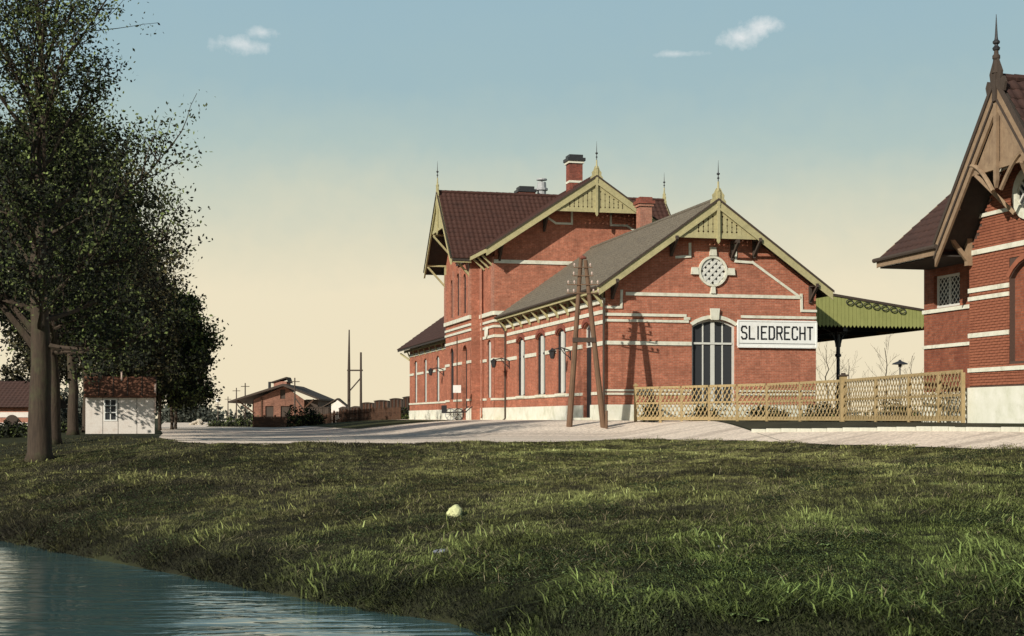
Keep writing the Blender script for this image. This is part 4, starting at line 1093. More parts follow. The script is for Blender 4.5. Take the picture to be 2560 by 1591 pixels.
# foot frame that carries the verge
for k in (-.08,):
    mb = MB(); mb.bar((-.08, k, 3.9), (-.08, k, 5.25), .14, .14); mb.build('wall_post', 'tan_paint', LG)
    mb = MB(); mb.bar((-.12, k, 4.05), (-.82, k+.02, 4.85), .10, .10); mb.build('strut', 'tan_paint', LG)
    mb = MB(); mb.bar((-.10, k, 4.98), (-.82, k, 4.98), .10, .12); mb.build('strut', 'tan_paint', LG)
    mb = MB(); mb.bar((-.10, k-.05, 5.2), (-.80, k-.65, 5.25), .08, .1); mb.build('strut', 'tan_paint', LG)
mb = MB(); mb.box(-.92, -.86, -.05, 3.05, 4.16, 4.32); mb.build('fascia', 'tan_paint', LG)
mb = MB(); mb.tube([(-.96, -.05, 4.36), (-.96, 3.15, 4.34)], .06, 8); mb.build('gutter', 'dark_wood', LG)
mb = MB(); mb.box(-.85, .6, -.05, 3.0, 4.12, 4.16); mb.build('soffit', 'soffit', LG)
mb = MB(); mb.prism([(-.9, 4.36), (5, 4.36+.85*5.9), (5, 4.16+.85*5.9), (-.9, 4.14)], lambda a, z, n: (a, 3.05+n, z), 0, .06); mb.build('bargeboard', 'tan_paint', LG)
# finial
fx, fy_ = -.9, KC
mb = MB()
mb.box(fx-.07, fx+.07, fy_-.07, fy_+.07, zr_-.5, zr_+.15)
mb.lathe((fx, fy_, zr_+.15), [(0, .10), (.05, .10), (.08, .06), (.3, .055), (.34, .09), (.40, .09), (.44, .055), (.52, .05)], 12)
f = mb.build('finial', 'dark_wood', LG)
for sg in (-1, 1):
    mb = MB(); mb.prism([(KC+sg*a, zz) for a, zz in [(.07, zr_-.1), (.34, zr_-.32), (.40, zr_-.12), (.33, zr_+.02), (.20, zr_-.02), (.24, zr_+.16), (.10, zr_+.42), (.07, zr_+.5)]], PL, .02, .08); mb.build('carved_wing', 'dark_wood', f)
mb = MB(); mb.lathe((fx, fy_, zr_+.66), [(0, .03), (.02, .075), (.07, .09), (.12, .045), (.15, .04), (.18, .08), (.22, .085), (.26, .045), (.33, .035), (.45, .028), (.85, .006)], 12); mb.build('spike', 'black_iron', f)

# ================================================================== LATTICE FENCE
fo = FENCE[0]
FN = thing('lattice_fence', 'low ochre lattice fence with posts running from the gable wall to the right house', 'fence', (fo[0], fo[1], 0))
cum = [0]
for a, b_ in zip(FENCE[:-1], FENCE[1:]): cum.append(cum[-1]+math.dist(a, b_))
def fpt(s):
    for i in range(len(FENCE)-1):
        if s <= cum[i+1]+1e-6:
            t = (s-cum[i])/(cum[i+1]-cum[i]); a, b_ = FENCE[i], FENCE[i+1]
            return (a[0]+(b_[0]-a[0])*t-fo[0], a[1]+(b_[1]-a[1])*t-fo[1])
    return (FENCE[-1][0]-fo[0], FENCE[-1][1]-fo[1])
ZB, ZM, ZT_ = .09, .68, 1.27
def s_at_px(px):
    best = None
    for i in range(2001):
        s = cum[-1]*i/2000; p = fpt(s); e = abs(1280+FPX*(p[0]+fo[0])/(p[1]+fo[1])-px)
        if best is None or e < best[0]: best = (e, s)
    return best[1]
posts = [0.0]+[s_at_px(p) for p in (1651, 1704, 1773, 1843, 1917, 2000)]+[cum[3]]+[s_at_px(p) for p in (2190, 2273, 2348)]+[cum[-1]-.02]
for i, s in enumerate(posts):
    x, y = fpt(s); big = (abs(s-cum[3]) < .05); end = i in (0,)
    g = h(x+fo[0], y+fo[1]); w = .10 if big else (.06 if end else .045)
    mb = MB(); mb.box(x-w, x+w, y-w, y+w, min(g-.25, -.3), 1.42 if big else (1.36 if end else 1.24)); po = mb.build('post', 'fence_paint', FN)
    if big or end:
        zt_ = 1.42 if big else 1.36
        mb = MB(); mb.box(x-w-.035, x+w+.035, y-w-.035, y+w+.035, zt_, zt_+.05); mb.box(x-w*.6, x+w*.6, y-w*.6, y+w*.6, zt_+.05, zt_+.1); mb.build('cap', 'dark_wood' if big else 'fence_paint', po)
for s0, s1 in zip(posts[:-1], posts[1:]):
    p, q_ = fpt(s0+.05), fpt(s1-.05); dx, dy = q_[0]-p[0], q_[1]-p[1]; L_ = math.hypot(dx, dy)
    if L_ < .1: continue
    ux, uy = dx/L_, dy/L_; nx_, ny_ = -uy, ux
    for z, hh in ((ZB, .13), (ZM, .07), (ZT_, .09)):
        mb = MB(); mb.bar((p[0], p[1], z), (q_[0], q_[1], z), .05, hh); mb.build('rail', 'fence_paint', FN)
    for sg in (1, -1):
        off = -.04 if sg > 0 else .04
        H = ZT_-ZB; st_ = .235
        k = -int(H*.78/st_)-1
        while k*st_ < L_:
            a = k*st_; b_ = a+H*.78
            t0 = max(0, -a/(b_-a)); t1 = min(1, (L_-a)/(b_-a))
            if t1-t0 > .06:
                a_0, b_0 = a+(b_-a)*t0, a+(b_-a)*t1
                z_0, z_1 = (ZB+H*t0, ZB+H*t1) if sg > 0 else (ZT_-H*t0, ZT_-H*t1)
                mb = MB(); mb.bar((p[0]+ux*a_0+nx_*off, p[1]+uy*a_0+ny_*off, z_0), (p[0]+ux*b_0+nx_*off, p[1]+uy*b_0+ny_*off, z_1), .012, .042, up=(0, 0, 1))
                lo_ = mb.build('lath', 'fence_paint', FN); lo_.location = (random.uniform(-.006, .006), random.uniform(-.006, .006), random.uniform(-.008, .008))
            k += 1

# ================================================================== TELEGRAPH A-POLE
tpz = h(2.1, 54.3)
TP = thing('telegraph_pole', 'wooden A-shaped telegraph pole with porcelain insulators before the station side door', 'telegraph pole', (2.80, 54.3, 0))
top = (-.13, 0, 6.16)
mb = MB(); mb.tube([(-.65, 0, -.6), (-.64, 0, tpz), (-.44, 0, 2.6), (top[0]-.07, 0, top[2])], [.125, .12, .10, .075], 10); mb.build('leg', 'pole_wood', TP)
mb = MB(); mb.tube([(.66, 0, -.6), (.65, 0, tpz), (.34, 0, 2.6), (top[0]+.10, 0, top[2]-.1)], [.125, .12, .10, .075], 10); mb.build('leg', 'pole_wood', TP)
mb = MB(); mb.bar((-.52, -.05, 3.05), (.34, -.05, 3.05), .16, .17); mb.build('cross_brace', 'dark_wood', TP)
for z, hw, ins in ((5.90, .36, (-.32, .28)), (5.58, .40, (-.34, .34)), (5.25, .60, (-.55, -.32, .34, .56)), (4.93, .62, (-.56, -.34, .4, .58))):
    mb = MB(); mb.bar((top[0]-hw, -.10, z-.12), (top[0]+hw, -.10, z-.12), .035, .035); ca_ = mb.build('cross_arm', 'pole_wood', TP)
    for a in ins:
        mb = MB(); mb.lathe((top[0]+a, -.10, z-.10), [(0, .015), (.04, .015), (.045, .034), (.09, .04), (.12, .028), (.14, .012)], 8); mb.build('insulator', 'porcelain', ca_)
mb = MB(); mb.tube([(.75, -.25, tpz-.05), (.75, -.25, tpz+.62)], .05, 8); mb.build('stub_post', 'pole_wood', TP)
mb = MB(); mb.lathe((top[0]+.0, 0, top[2]-.05), [(0, .14), (.04, .15), (.12, .05), (.14, .01)], 8); mb.build('cap', 'chimney_brick', TP)

# wall lamps
def wall_lamp(t, s, z, label, m='black_iron', arm=.8):
    x, y = loc2w(t, s)
    o = thing('wall_lamp', label, 'lamp', (x, y, z), ANG, 'iron lamps on the street wall')
    mb = MB(); mb.tube([(0, 0, 0), (-arm*.5, 0, .12), (-arm, 0, .02)], .028, 6); mb.tube([(0, 0, -.32), (-arm*.35, 0, -.12), (-arm*.55, 0, .1)], .02, 6); mb.box(-.02, 0, -.06, .06, -.4, .1); mb.build('bracket', m, o)
    mb = MB(); mb.lathe((-arm, 0, -.36), [(0, .06), (.04, .09), (.30, .15), (.33, .19), (.40, .08), (.46, .03)], 6); mb.build('lantern', m, o)
    return o
wall_lamp(-.02, 16.0, 3.0, 'black iron wall lamp on the tall block beside the downpipe')
wall_lamp(-.33, 31.6, 3.05, 'black iron wall lamp between windows of the far station wing')
wall_lamp(-.02, 4.9, 3.0, 'small black iron wall lamp beside the dark side door')
# notice plate on a post and a handcart, both before the tall block
x, y = loc2w(-2.0, 19.4); g = h(x, y)
o = thing('notice_post', 'thin iron post with square white plate before the tall station block', 'sign post', (x, y, g), ANG)
mb = MB(); mb.tube([(0, 0, -.3), (0, 0, 4.4)], .03, 8); mb.build('post', 'brown_wood', o)
mb = MB(); mb.box(-.22, .2, -.06, -.03, 1.45, 1.85); mb.build('plate', 'sign_white', o)
x, y = loc2w(-2.3, 18.6); g = h(x, y)
o = thing('handcart', 'two wheeled iron luggage handcart standing by the station plinth', 'handcart', (x, y, g), ANG+R(18))
for sg in (-1, 1):
    mb = MB(); mb.tube([(sg*.42+.0, .32*math.cos(t_), .33+.32*math.sin(t_)) for t_ in [2*math.pi*j/16 for j in range(17)]], .022, 6)
    mb = MB()
    ring_ = [(sg*.30+.30*math.cos(t_), sg*.1, .33+.30*math.sin(t_)) for t_ in [2*math.pi*j/16 for j in range(17)]]
    mb.tube(ring_, .024, 6)
    for j in range(8): mb.bar((sg*.30, sg*.1, .33), ring_[j*2], .02, .02)
    mb.build('wheel', 'lead' if sg < 0 else 'black_iron', o)
mb = MB(); mb.bar((-.6, 0, .42), (.6, 0, .46), .5, .06); mb.bar((.55, -.2, .46), (.95, -.2, .75), .04, .04); mb.bar((.55, .2, .46), (.95, .2, .75), .04, .04); mb.bar((-.6, 0, .42), (-.62, 0, .8), .5, .04); mb.build('bed', 'black_iron', o)

# ================================================================== BACKGROUND LEFT OF THE STATION
def at(px, d): return (px-1280)/FPX*d
# goods shed
D = 160.0; gx0 = at(697, D); g = -.75
GS_ = thing('goods_shed', 'low brick goods shed with wide overhanging roof beyond the forecourt', 'shed', (gx0, D, g))
hw = 2.8; zp = 4.55; zw = 2.9
mb = MB(); mb.prism([(-hw, 0), (hw, 0), (hw, zw), (.6, zp-.15), (-hw, zw)], front(0), -.3, 0, [rect(.15, .72, 3.0, 4.05), rect(-1.5, -.6, .8, 2.2), rect(.2, 1.3, 0.05, 2.2)]); mb.build('wall', 'shed_brick', GS_)
mb = MB(); mb.box(-hw, -hw+.3, .3, 14, 0, zw); mb.box(hw-.3, hw, .3, 14, 0, zw); mb.build('wall', 'brown_wood', GS_)
for (a0, a1, z0, z1) in ((.15, .72, 3.0, 4.05), (-1.5, -.6, .8, 2.2), (.2, 1.3, .05, 2.2)):
    mb = MB(); mb.prism(rect(a0, a1, z0, z1), front(0), -.2, -.15); mb.build('window' if z0 > .1 else 'door', 'dark_wood', GS_)
mb = MB()
for sg, hx, ze in ((-1, 5.5, 2.72), (1, 4.6, 3.02)):
    mb.prism([(.6, zp+.12), (sg*hx, ze), (sg*hx, ze-.18), (.6, zp-.14)], front(-1.0), -16, 0)
mb.build('roof', 'dark_wood', GS_)
mb = MB(); mb.bar((-hw, -.1, 1.5), (-4.6, -.1, 2.85), .12, .14); mb.bar((hw, -.1, 1.9), (3.9, -.1, 2.95), .12, .14); mb.bar((-1.9, -.05, 0), (-1.9, -.05, 3.2), .12, .14); mb.build('timber_brace', 'brown_wood', GS_)
mb = MB(); mb.box(-.9, .55, 2, 5, zp-.6, zp+.45); lan = mb.build('roof_lantern', 'pale_brick', GS_)
mb = MB(); mb.box(hw+.02, 4.2, 1.2, 13, 0, 2.95); mb.box(-4.0, -hw-.02, 6, 13, 0, 2.75); mb.build('lean_to', 'dark_wood', GS_)
mb = MB(); mb.prism([(-1.2, zp+.38), (.55, zp+.95), (.75, zp+.4), (.75, zp+.28), (.55, zp+.8), (-1.2, zp+.25)], front(1.8), -3.4, 0); mb.build('cap', 'dark_wood', lan)
mb = MB(); mb.tube([(-1.7, 4, 3.2), (-1.7, 4, 5.0)], .16, 8); mb.build('stove_pipe', 'black_iron', GS_)

# twin masts
D = 118.0
o = thing('twin_mast', 'two tall dark wooden masts joined by a crossbar and diagonal brace', 'mast', (at(887, D), D, -.7))
r_ = at(902, D)-at(887, D)
mb = MB(); mb.tube([(-.48, 0, -.5), (-.48, 0, 4.5), (-.46, 0, 8.05)], [.13, .12, .05], 8); mb.build('mast', 'dark_wood', o)
mb = MB(); mb.tube([(.5, 0, -.5), (.5, 0, 6.2)], [.12, .08], 8); mb.build('mast', 'dark_wood', o)
mb = MB(); mb.bar((-.62, -.02, 4.72), (.66, -.02, 4.72), .12, .12); mb.build('crossbar', 'dark_wood', o)
mb = MB(); mb.bar((-.45, -.02, 3.0), (.5, -.02, 4.1), .1, .1); mb.build('brace', 'dark_wood', o)
# telegraph poles far off
for k, (px, top_, D, lab, m_) in enumerate(((613, 958, 170, 'thin telegraph pole standing just left of the goods shed roof', 'dark_wood'),
                                       (591, 970, 190, 'thin telegraph pole over the left roof tip of the goods shed', 'dark_wood'),
                                       (570, 992, 220, 'short far telegraph pole between the hedge and the shed roof', 'dark_wood'),
                                       (545, 1006, 250, 'far lamp post with a white globe above the hedge', 'dark_wood'),
                                       (528, 1020, 300, 'farthest tiny telegraph pole over the end of the hedge', 'dark_wood'),
                                       (737, 945, 150, 'telegraph pole with slanting strut before the goods shed wall', 'dark_wood'))):
    hh = EYE+(1046-top_)*D/FPX
    o = thing('far_pole', lab, 'pole', (at(px, D), D, -.75), 0, 'poles along the railway')
    mb = MB(); mb.tube([(0, 0, -.3), (0, 0, hh+.75)], [.11, .07], 6); mb.build('shaft', m_, o)
    mb = MB(); mb.bar((-.5, 0, hh+.35), (.5, 0, hh+.35), .08, .08); mb.build('cross_arm', m_, o)
    if px == 545: mb = MB(); mb.lathe((0, 0, hh+.7), [(0, .05), (.1, .3), (.35, .38), (.6, .3), (.7, .05)], 10); mb.build('globe', 'sign_white', o)
    if px in (737, 591): mb = MB(); mb.bar((0, 0, hh-1.3), (2.3, 0, -.2), .12, .12); mb.build('strut', m_, o)
# goods wagons and small white hut
def wagon(px0, px1, D, top_, label, m_='wagon_brown', arch_=.4):
    x0, x1 = at(px0, D), at(px1, D); L_ = x1-x0; zt_ = (1046-top_)*D/FPX+EYE+.75
    o = thing('goods_wagon', label, 'wagon', (x0, D, -.75), 0, 'goods wagons on the siding')
    npl = max(4, int(L_/.55))
    for i in range(npl):
        mb = MB(); mb.box(L_*i/npl+.02, L_*(i+1)/npl-.02, 0, .06, .95, zt_-.3); mb.build('plank', m_, o)
    mb = MB(); mb.box(0.03, L_-.03, .07, 2.6, .95, zt_-.3); mb.build('body', 'dark_wood', o)
    mb = MB(); mb.prism([(-.08, zt_-.32)]+[(L_*i/8, zt_-.28+arch_*math.sin(math.pi*i/8)*.6) for i in range(9)]+[(L_+.08, zt_-.32)], front(-.08), -2.8, 0); mb.build('roof', 'dark_wood', o)
    mb = MB(); mb.box(.1, L_-.1, -.02, .1, .75, .95); mb.build('frame', 'dark_wood', o)
    for f_ in (.2, .8):
        mb = MB(); mb.tube([(L_*f_, -.06, .42), (L_*f_, .08, .42)], .42, 14); mb.build('wheel', 'dark_wood', o)
    for f_ in (.08, .35, .65, .92):
        mb = MB(); mb.box(L_*f_-.06, L_*f_+.06, -.05, -.001, .9, zt_-.3); mb.build('iron_strap', 'dark_wood', o)
    return o
wagon(903, 934, 128, 1000, 'short brown goods wagon just right of the twin masts', arch_=.12)
wagon(935, 972, 122, 994, 'middle brown goods wagon of the row right of the twin masts', arch_=.12)
wagon(974, 1006, 116, 989, 'brown goods wagon second from the far corner of the station', arch_=.12)
wagon(1007, 1040, 110, 984, 'tall brown goods wagon touching the far corner of the station', arch_=.12)
wagon(847, 868, 140, 1014, 'small dark wagon left of the twin masts', arch_=.3)
wagon(876, 902, 132, 1011, 'low reddish wagon seen between the twin masts', arch_=.2)
wagon(768, 824, 150, 1012, 'dark open wagon beside the small white hut', 'dark_wood', arch_=.1)
D = 150
o = thing('white_hut', 'tiny white gabled hut among the wagons', 'hut', (at(846, D), D, -.75))
mb = MB(); mb.prism([(-.75, 0), (.75, 0), (.75, 2.1), (-.1, 2.75), (-.75, 2.1)], front(0), -2, 0); mb.build('wall', 'hut_paint', o)
mb = MB(); mb.prism([(-1.9, 1.95), (-.1, 2.95), (1.1, 1.95), (1.1, 1.85), (-.1, 2.83), (-1.9, 1.85)], front(-.1), -2.3, 0); mb.build('roof', 'dark_wood', o)
# picket fence in front of the goods yard
FNx0, FNx1 = at(633, 110), at(1000, 96)
o = thing('picket_fence', 'dark brown picket fence along the goods yard', 'fence', (FNx0, 110, 0))
np_ = 120; first = None
for i in range(np_+1):
    t_ = i/np_; x_ = (FNx1-FNx0)*t_; y_ = (96-110)*t_; zz = h(FNx0+x_, 110+y_)
    if first is None:
        mb = MB(); mb.prism([(-.04, -.1), (.04, -.1), (.04, .78), (0, .88), (-.04, .78)], front(0), -.02, .0); first = mb.build('picket', 'brown_wood', o); q_ = first
    else: q_ = first.copy(); col.objects.link(q_)
    q_.location = (x_, y_, zz)
for z_ in (.2, .62):
    mb = MB(); mb.bar((0, .05, h(FNx0, 110)+z_), (FNx1-FNx0, -14+.05, h(FNx1, 96)+z_), .05, .08); mb.build('rail', 'brown_wood', o)
for i in range(13):
    t_ = i/12; x_ = (FNx1-FNx0)*t_; y_ = -14*t_+.1
    mb = MB(); mb.box(x_-.06, x_+.06, y_-.05, y_+.05, -1.0, h(FNx0+x_, 110+y_)+.95); mb.build('post', 'brown_wood', o)

# ================================================================== LEFT SIDE: HUT AND HOUSE
D = 66.0; x0, x1 = at(213, D), at(382, D); g = h((x0+x1)/2, D)
HT = thing('timber_hut', 'small white panelled hut with rusty sheet roof under the trees', 'hut', (x0, D, -.66), ANG+R(1))
Wd = x1-x0; zt_ = 1.70
gaps_ = [0, .25, .47, .74, 1.0]
for i in range(4):
    a0, a1 = Wd*gaps_[i]+.012, Wd*gaps_[i+1]-.012
    mb = MB()
    if i == 1: mb.prism(rect(a0, a1, -.15, zt_), front(0), -.05, 0, [rect(a0+.0+.03, a1-.03, .62, zt_-.04)])
    else: mb.prism(rect(a0, a1, -.15, zt_), front(0), -.05, 0)
    mb.build('wall_panel', 'hut_paint', HT)
mb = MB(); mb.box(0, Wd, .06, 2.4, -.15, zt_); mb.build('wall', 'dark_wood', HT)
a0, a1 = Wd*.25+.045, Wd*.47-.045
mb = MB(); mb.prism(rect(a0, a1, .63, zt_-.05), front(0), -.045, .02, [rect(a0+.06, (a0+a1)/2-.02, .69, 1.0), rect((a0+a1)/2+.02, a1-.06, .69, 1.0), rect(a0+.06, (a0+a1)/2-.02, 1.04, 1.32), rect((a0+a1)/2+.02, a1-.06, 1.04, 1.32), rect(a0+.06, (a0+a1)/2-.02, 1.36, zt_-.1), rect((a0+a1)/2+.02, a1-.06, 1.36, zt_-.1)])
wf = mb.build('window', 'sign_white', HT)
for (p_, q_) in ((a0+.05, (a0+a1)/2-.015), ((a0+a1)/2+.015, a1-.05)):
    for zz0, zz1 in ((.68, 1.01), (1.03, 1.33), (1.35, zt_-.09)):
        mb = MB(); mb.prism(rect(p_, q_, zz0, zz1), front(0), -.03, -.02); mb.build('pane', 'glass', wf)
nsh = 5
for i in range(nsh):
    mb = MB(); b0 = -.06+(Wd+.12)*i/nsh+.008; b1 = -.06+(Wd+.12)*(i+1)/nsh-.008
    mb.add([(b0, -.18, zt_+.02), (b1, -.18, zt_+.02), (b1, .55, zt_+.95), (b0, .55, zt_+.95), (b0, -.18, zt_+.07), (b1, -.18, zt_+.07), (b1, .52, zt_+1.0), (b0, .52, zt_+1.0)],
           [(0, 3, 2, 1), (4, 5, 6, 7), (0, 1, 5, 4), (1, 2, 6, 5), (2, 3, 7, 6), (3, 0, 4, 7)])
    sh = mb.build('roof_sheet', 'rust_roof', HT)
    mb = MB(); mb.bar((b1+.008, -.2, zt_+.09), (b1+.008, .51, zt_+1.02), .035, .035); mb.build('batten', 'dark_wood', sh)
mb = MB(); mb.add([(-.06, .56, zt_+.95), (Wd+.06, .56, zt_+.95), (Wd+.06, 2.5, zt_), (-.06, 2.5, zt_), (-.06, .56, zt_+1.0), (Wd+.06, .56, zt_+1.0), (Wd+.06, 2.5, zt_+.06), (-.06, 2.5, zt_+.06)],
           [(0, 3, 2, 1), (4, 5, 6, 7), (0, 1, 5, 4), (1, 2, 6, 5), (2, 3, 7, 6), (3, 0, 4, 7)]); mb.build('roof_back', 'rust_roof', HT)
mb = MB(); mb.tube([(Wd*.52, .4, zt_+.4), (Wd*.52, .4, zt_+1.25)], .04, 8); mb.build('flue', 'porcelain', HT)
mb = MB(); mb.box(Wd-.02, Wd+.05, -.05, .02, 1.0, zt_+.65); mb.build('corner_board', 'porcelain', HT)

D = 84.0; x0, x1 = at(-130, D), at(82, D)
HS = thing('low_house', 'low house with dark roof and pale banded wall behind the first tree', 'house', (x0, D, -.75))
Wd = x1-x0; zw = EYE+(1046-1018)*D/FPX+.75
nb_ = 5
for i in range(nb_):
    mb = MB(); mb.box(0, Wd, -.03*(i % 2), .3, zw*i/nb_, zw*(i+1)/nb_); mb.build('wall', 'hut_paint' if i % 2 else 'pale_brick', HS)
mb = MB(); mb.box(0, Wd, .31, 5, 0, zw-.01); mb.build('wall', 'pale_brick', HS)
mb = MB(); mb.add([(-.2, -.35, zw-.02), (Wd+.2, -.35, zw-.02), (Wd+.2, 3, zw+1.55), (-.2, 3, zw+1.55), (Wd+.2, 6.3, zw-.02), (-.2, 6.3, zw-.02)], [(0, 1, 2, 3), (3, 2, 4, 5), (0, 5, 4, 1), (1, 4, 2), (0, 3, 5)]); rf = mb.build('roof', 'soffit', HS)
tile_roof(rf, (-.2, -.35, zw+.0), (1, 0, 0), tuple(Vector((0, 3.35, 1.57)).normalized()), Wd+.4, math.hypot(3.35, 1.57), 'dark_tiles')
mb = MB(); mb.prism(arch(Wd-1.55, Wd-.85, .2, 1.05, .2), front(0), .0, .05); mb.build('door', 'dark_wood', HS)

# ================================================================== VEGETATION
def leaves(centres, spread, n_each, size, rng, flat=.8):
    """leaf-sized rhombs scattered about clump centres; one random number per leaf, its clump shared"""
    c = np.repeat(centres, n_each, 0); n = len(c)
    off = rng.normal(0, 1, (n, 3))*spread; p = c+off*np.array([1, 1, flat])
    a = rng.normal(0, 1, (n, 3)); a /= np.linalg.norm(a, axis=1)[:, None]
    b = rng.normal(0, 1, (n, 3)); b -= (a*b).sum(1)[:, None]*a; b /= np.linalg.norm(b, axis=1)[:, None]
    s = size*rng.uniform(.6, 1.3, n)[:, None]
    V = np.stack([p-a*s, p-b*s*.55, p+a*s, p+b*s*.55], 1).reshape(-1, 3)
    F = np.arange(4*n).reshape(-1, 4)
    clump = np.repeat(rng.uniform(0, 1, len(centres)), n_each)
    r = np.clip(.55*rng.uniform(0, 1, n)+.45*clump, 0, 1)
    return V, F, np.repeat(r, 4)

def tree(name, label, cat, group, loc, H, r0, first, crown, seed, nl=14, size=.10, leafy='leaf', limbs=22, sub=9, extra=(), top_sparse=.55, up=.9, lean=0, spread=.26, lower=0):
    rng = np.random.default_rng(seed); R_ = random.Random(seed)
    x, y = loc; z = h(x, y)-.1
    o = thing(name, label, cat, (x, y, z), 0, group)
    tb = MB(); br = MB(); cl = []; dens = []
    pts_ = [Vector((0, 0, 0))]
    n = 9
    for i in range(1, n+1):
        t = i/n; pts_.append(Vector((lean*t+R_.uniform(-.12, .12)*min(1, t*2), R_.uniform(-.12, .12)*min(1, t*2), H*.93*t)))
    rad = [r0*1.45]+[r0*(1-t/n)**.8+.02 for t in range(1, n+1)]
    pts_.insert(1, Vector((0, 0, .35))); rad.insert(1, r0*1.08)
    tb.tube(pts_, rad, 12); tb.build('trunk', 'bark', o, smooth=True)
    def trunk_at(zz):
        for a, b_ in zip(pts_[:-1], pts_[1:]):
            if a.z <= zz <= b_.z: return a.lerp(b_, (zz-a.z)/(b_.z-a.z))
        return pts_[-1].copy()
    def branch(p, d, L_, r_, lvl, droop):
        k = 5; q = p.copy(); ps = [q.copy()]; dd = d.copy()
        for i in range(k):
            dd = (dd+Vector((R_.uniform(-.22, .22), R_.uniform(-.22, .22), R_.uniform(-.12, .2)+droop))).normalized()
            q = q+dd*L_/k; ps.append(q.copy())
        br.tube(ps, [max(.008, r_*(1-i/(k+.6))) for i in range(k+1)], 5 if lvl < 2 else 3, cap=False)
        if lvl == 1:
            for j in range(sub):
                t = .25+.75*(j+R_.random())/sub; i = min(k-1, int(t*k)); pp = ps[i].lerp(ps[i+1], t*k-i)
                d2 = (dd*.9+Vector((R_.uniform(-1, 1), R_.uniform(-1, 1), R_.uniform(-.5, .9)))).normalized()
                branch(pp, d2, L_*R_.uniform(.25, .45), r_*.35, 2, droop)
        else:
            for pp in ps[2:]: cl.append(pp+Vector((R_.uniform(-.15, .15), R_.uniform(-.15, .15), R_.uniform(-.15, .15))))
        if lvl == 1:
            for pp in ps[3:]: cl.append(pp)
    for i in range(limbs):
        t = (i+.5)/limbs; z0 = first+(H*.88-first)*t
        ang = i*2.399+R_.uniform(-.4, .4)
        w = crown*(1-max(0, (t-.18)/.82)**1.1*.72)*(.80+.20*min(1, t/.15))*R_.uniform(.82, 1.08)
        el = .15+up*t+R_.uniform(-.1, .2)-lower*max(0, .3-t)
        d = Vector((math.cos(ang)*math.cos(el), math.sin(ang)*math.cos(el), math.sin(el)))
        branch(trunk_at(z0), d, w/max(.45, math.cos(el)*.95)*R_.uniform(.8, 1.08), r0*.30*(1-t*.5), 1, .03)
    for (z0, dv, L_, r_) in extra: branch(trunk_at(z0), Vector(dv).normalized(), L_, r_, 1, .10)
    kind(br.build('branch', 'bark', o, recalc=False), 'stuff')
    if nl:
        c = np.array([tuple(p) for p in cl])
        keep = rng.uniform(0, 1, len(c)) < np.where(c[:, 2] > H*.72, top_sparse, 1.0)
        c = c[keep]
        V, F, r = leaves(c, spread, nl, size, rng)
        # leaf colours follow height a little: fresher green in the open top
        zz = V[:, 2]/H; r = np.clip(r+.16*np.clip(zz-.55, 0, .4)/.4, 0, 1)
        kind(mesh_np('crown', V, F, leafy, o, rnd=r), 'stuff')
    return o
GT = 'tall trees lining the road'
tree('roadside_tree', 'nearest tall tree with thick trunk and airy green top', 'tree', GT, (-13.45, 41.0), 13.6, .32, 3.3, 4.3, 11, nl=23, size=.062, limbs=38, sub=14, top_sparse=.5,
     extra=((3.1, (-1, -.1, .75), 4.2, .13), (3.6, (-1, .2, .9), 4.0, .11)), up=1.05, spread=.26, lower=.8)
tree('roadside_tree', 'second tree of the row, slim trunk right of the thickest one', 'tree', GT, (-16.4, 51.5), 10.8, .25, 3.3, 4.4, 12, nl=30, size=.080, limbs=38, sub=12, top_sparse=.8, spread=.32, lower=.3)
tree('roadside_tree', 'third tree of the row, trunk just left of the white hut', 'tree', GT, (-18.75, 61.5), 10.2, .22, 3.5, 4.7, 13, nl=28, size=.090, limbs=36, sub=11, leafy='leaf_warm', spread=.34, lower=.7)
tree('roadside_tree', 'fourth tree of the row, rising behind the white hut roof', 'tree', GT, (-21.4, 72.5), 10.2, .22, 3.0, 5.0, 14, nl=30, size=.11, limbs=34, sub=10, leafy='leaf_warm', spread=.38, lower=1.0)
tree('roadside_tree', 'fifth tree of the row, mostly hidden behind the fourth crown', 'tree', GT, (-24.0, 84.0), 10.2, .22, 2.8, 5.2, 15, nl=26, size=.12, limbs=32, sub=9, leafy='leaf', spread=.42, lower=1.1)
tree('roadside_tree', 'farthest tall tree of the row, over the young trees', 'tree', GT, (-27.0, 97.0), 10.6, .22, 2.8, 5.6, 16, nl=24, size=.14, limbs=30, sub=8, leafy='leaf', spread=.45, lower=1.1)
GY = 'young trees at the far end of the row'
tree('young_tree', 'young tree with thin trunk close to the right edge of the white hut', 'tree', GY, (-20.55, 84.0), 7.4, .09, 1.8, 2.5, 21, nl=26, size=.12, limbs=26, sub=9, leafy='leaf', lower=1.2, spread=.32, top_sparse=1)
tree('young_tree', 'young tree with dense round crown overhanging the road edge', 'tree', GY, (-20.9, 88.5), 7.2, .09, 1.8, 2.9, 22, nl=26, size=.12, limbs=26, sub=9, leafy='leaf', lower=1.2, spread=.32, top_sparse=1)
tree('young_tree', 'rearmost young tree of the three beside the road', 'tree', GY, (-22.2, 95.0), 7.0, .09, 1.8, 2.8, 23, nl=18, size=.11, limbs=20, sub=8, leafy='leaf', lower=1.2, spread=.28, top_sparse=1)

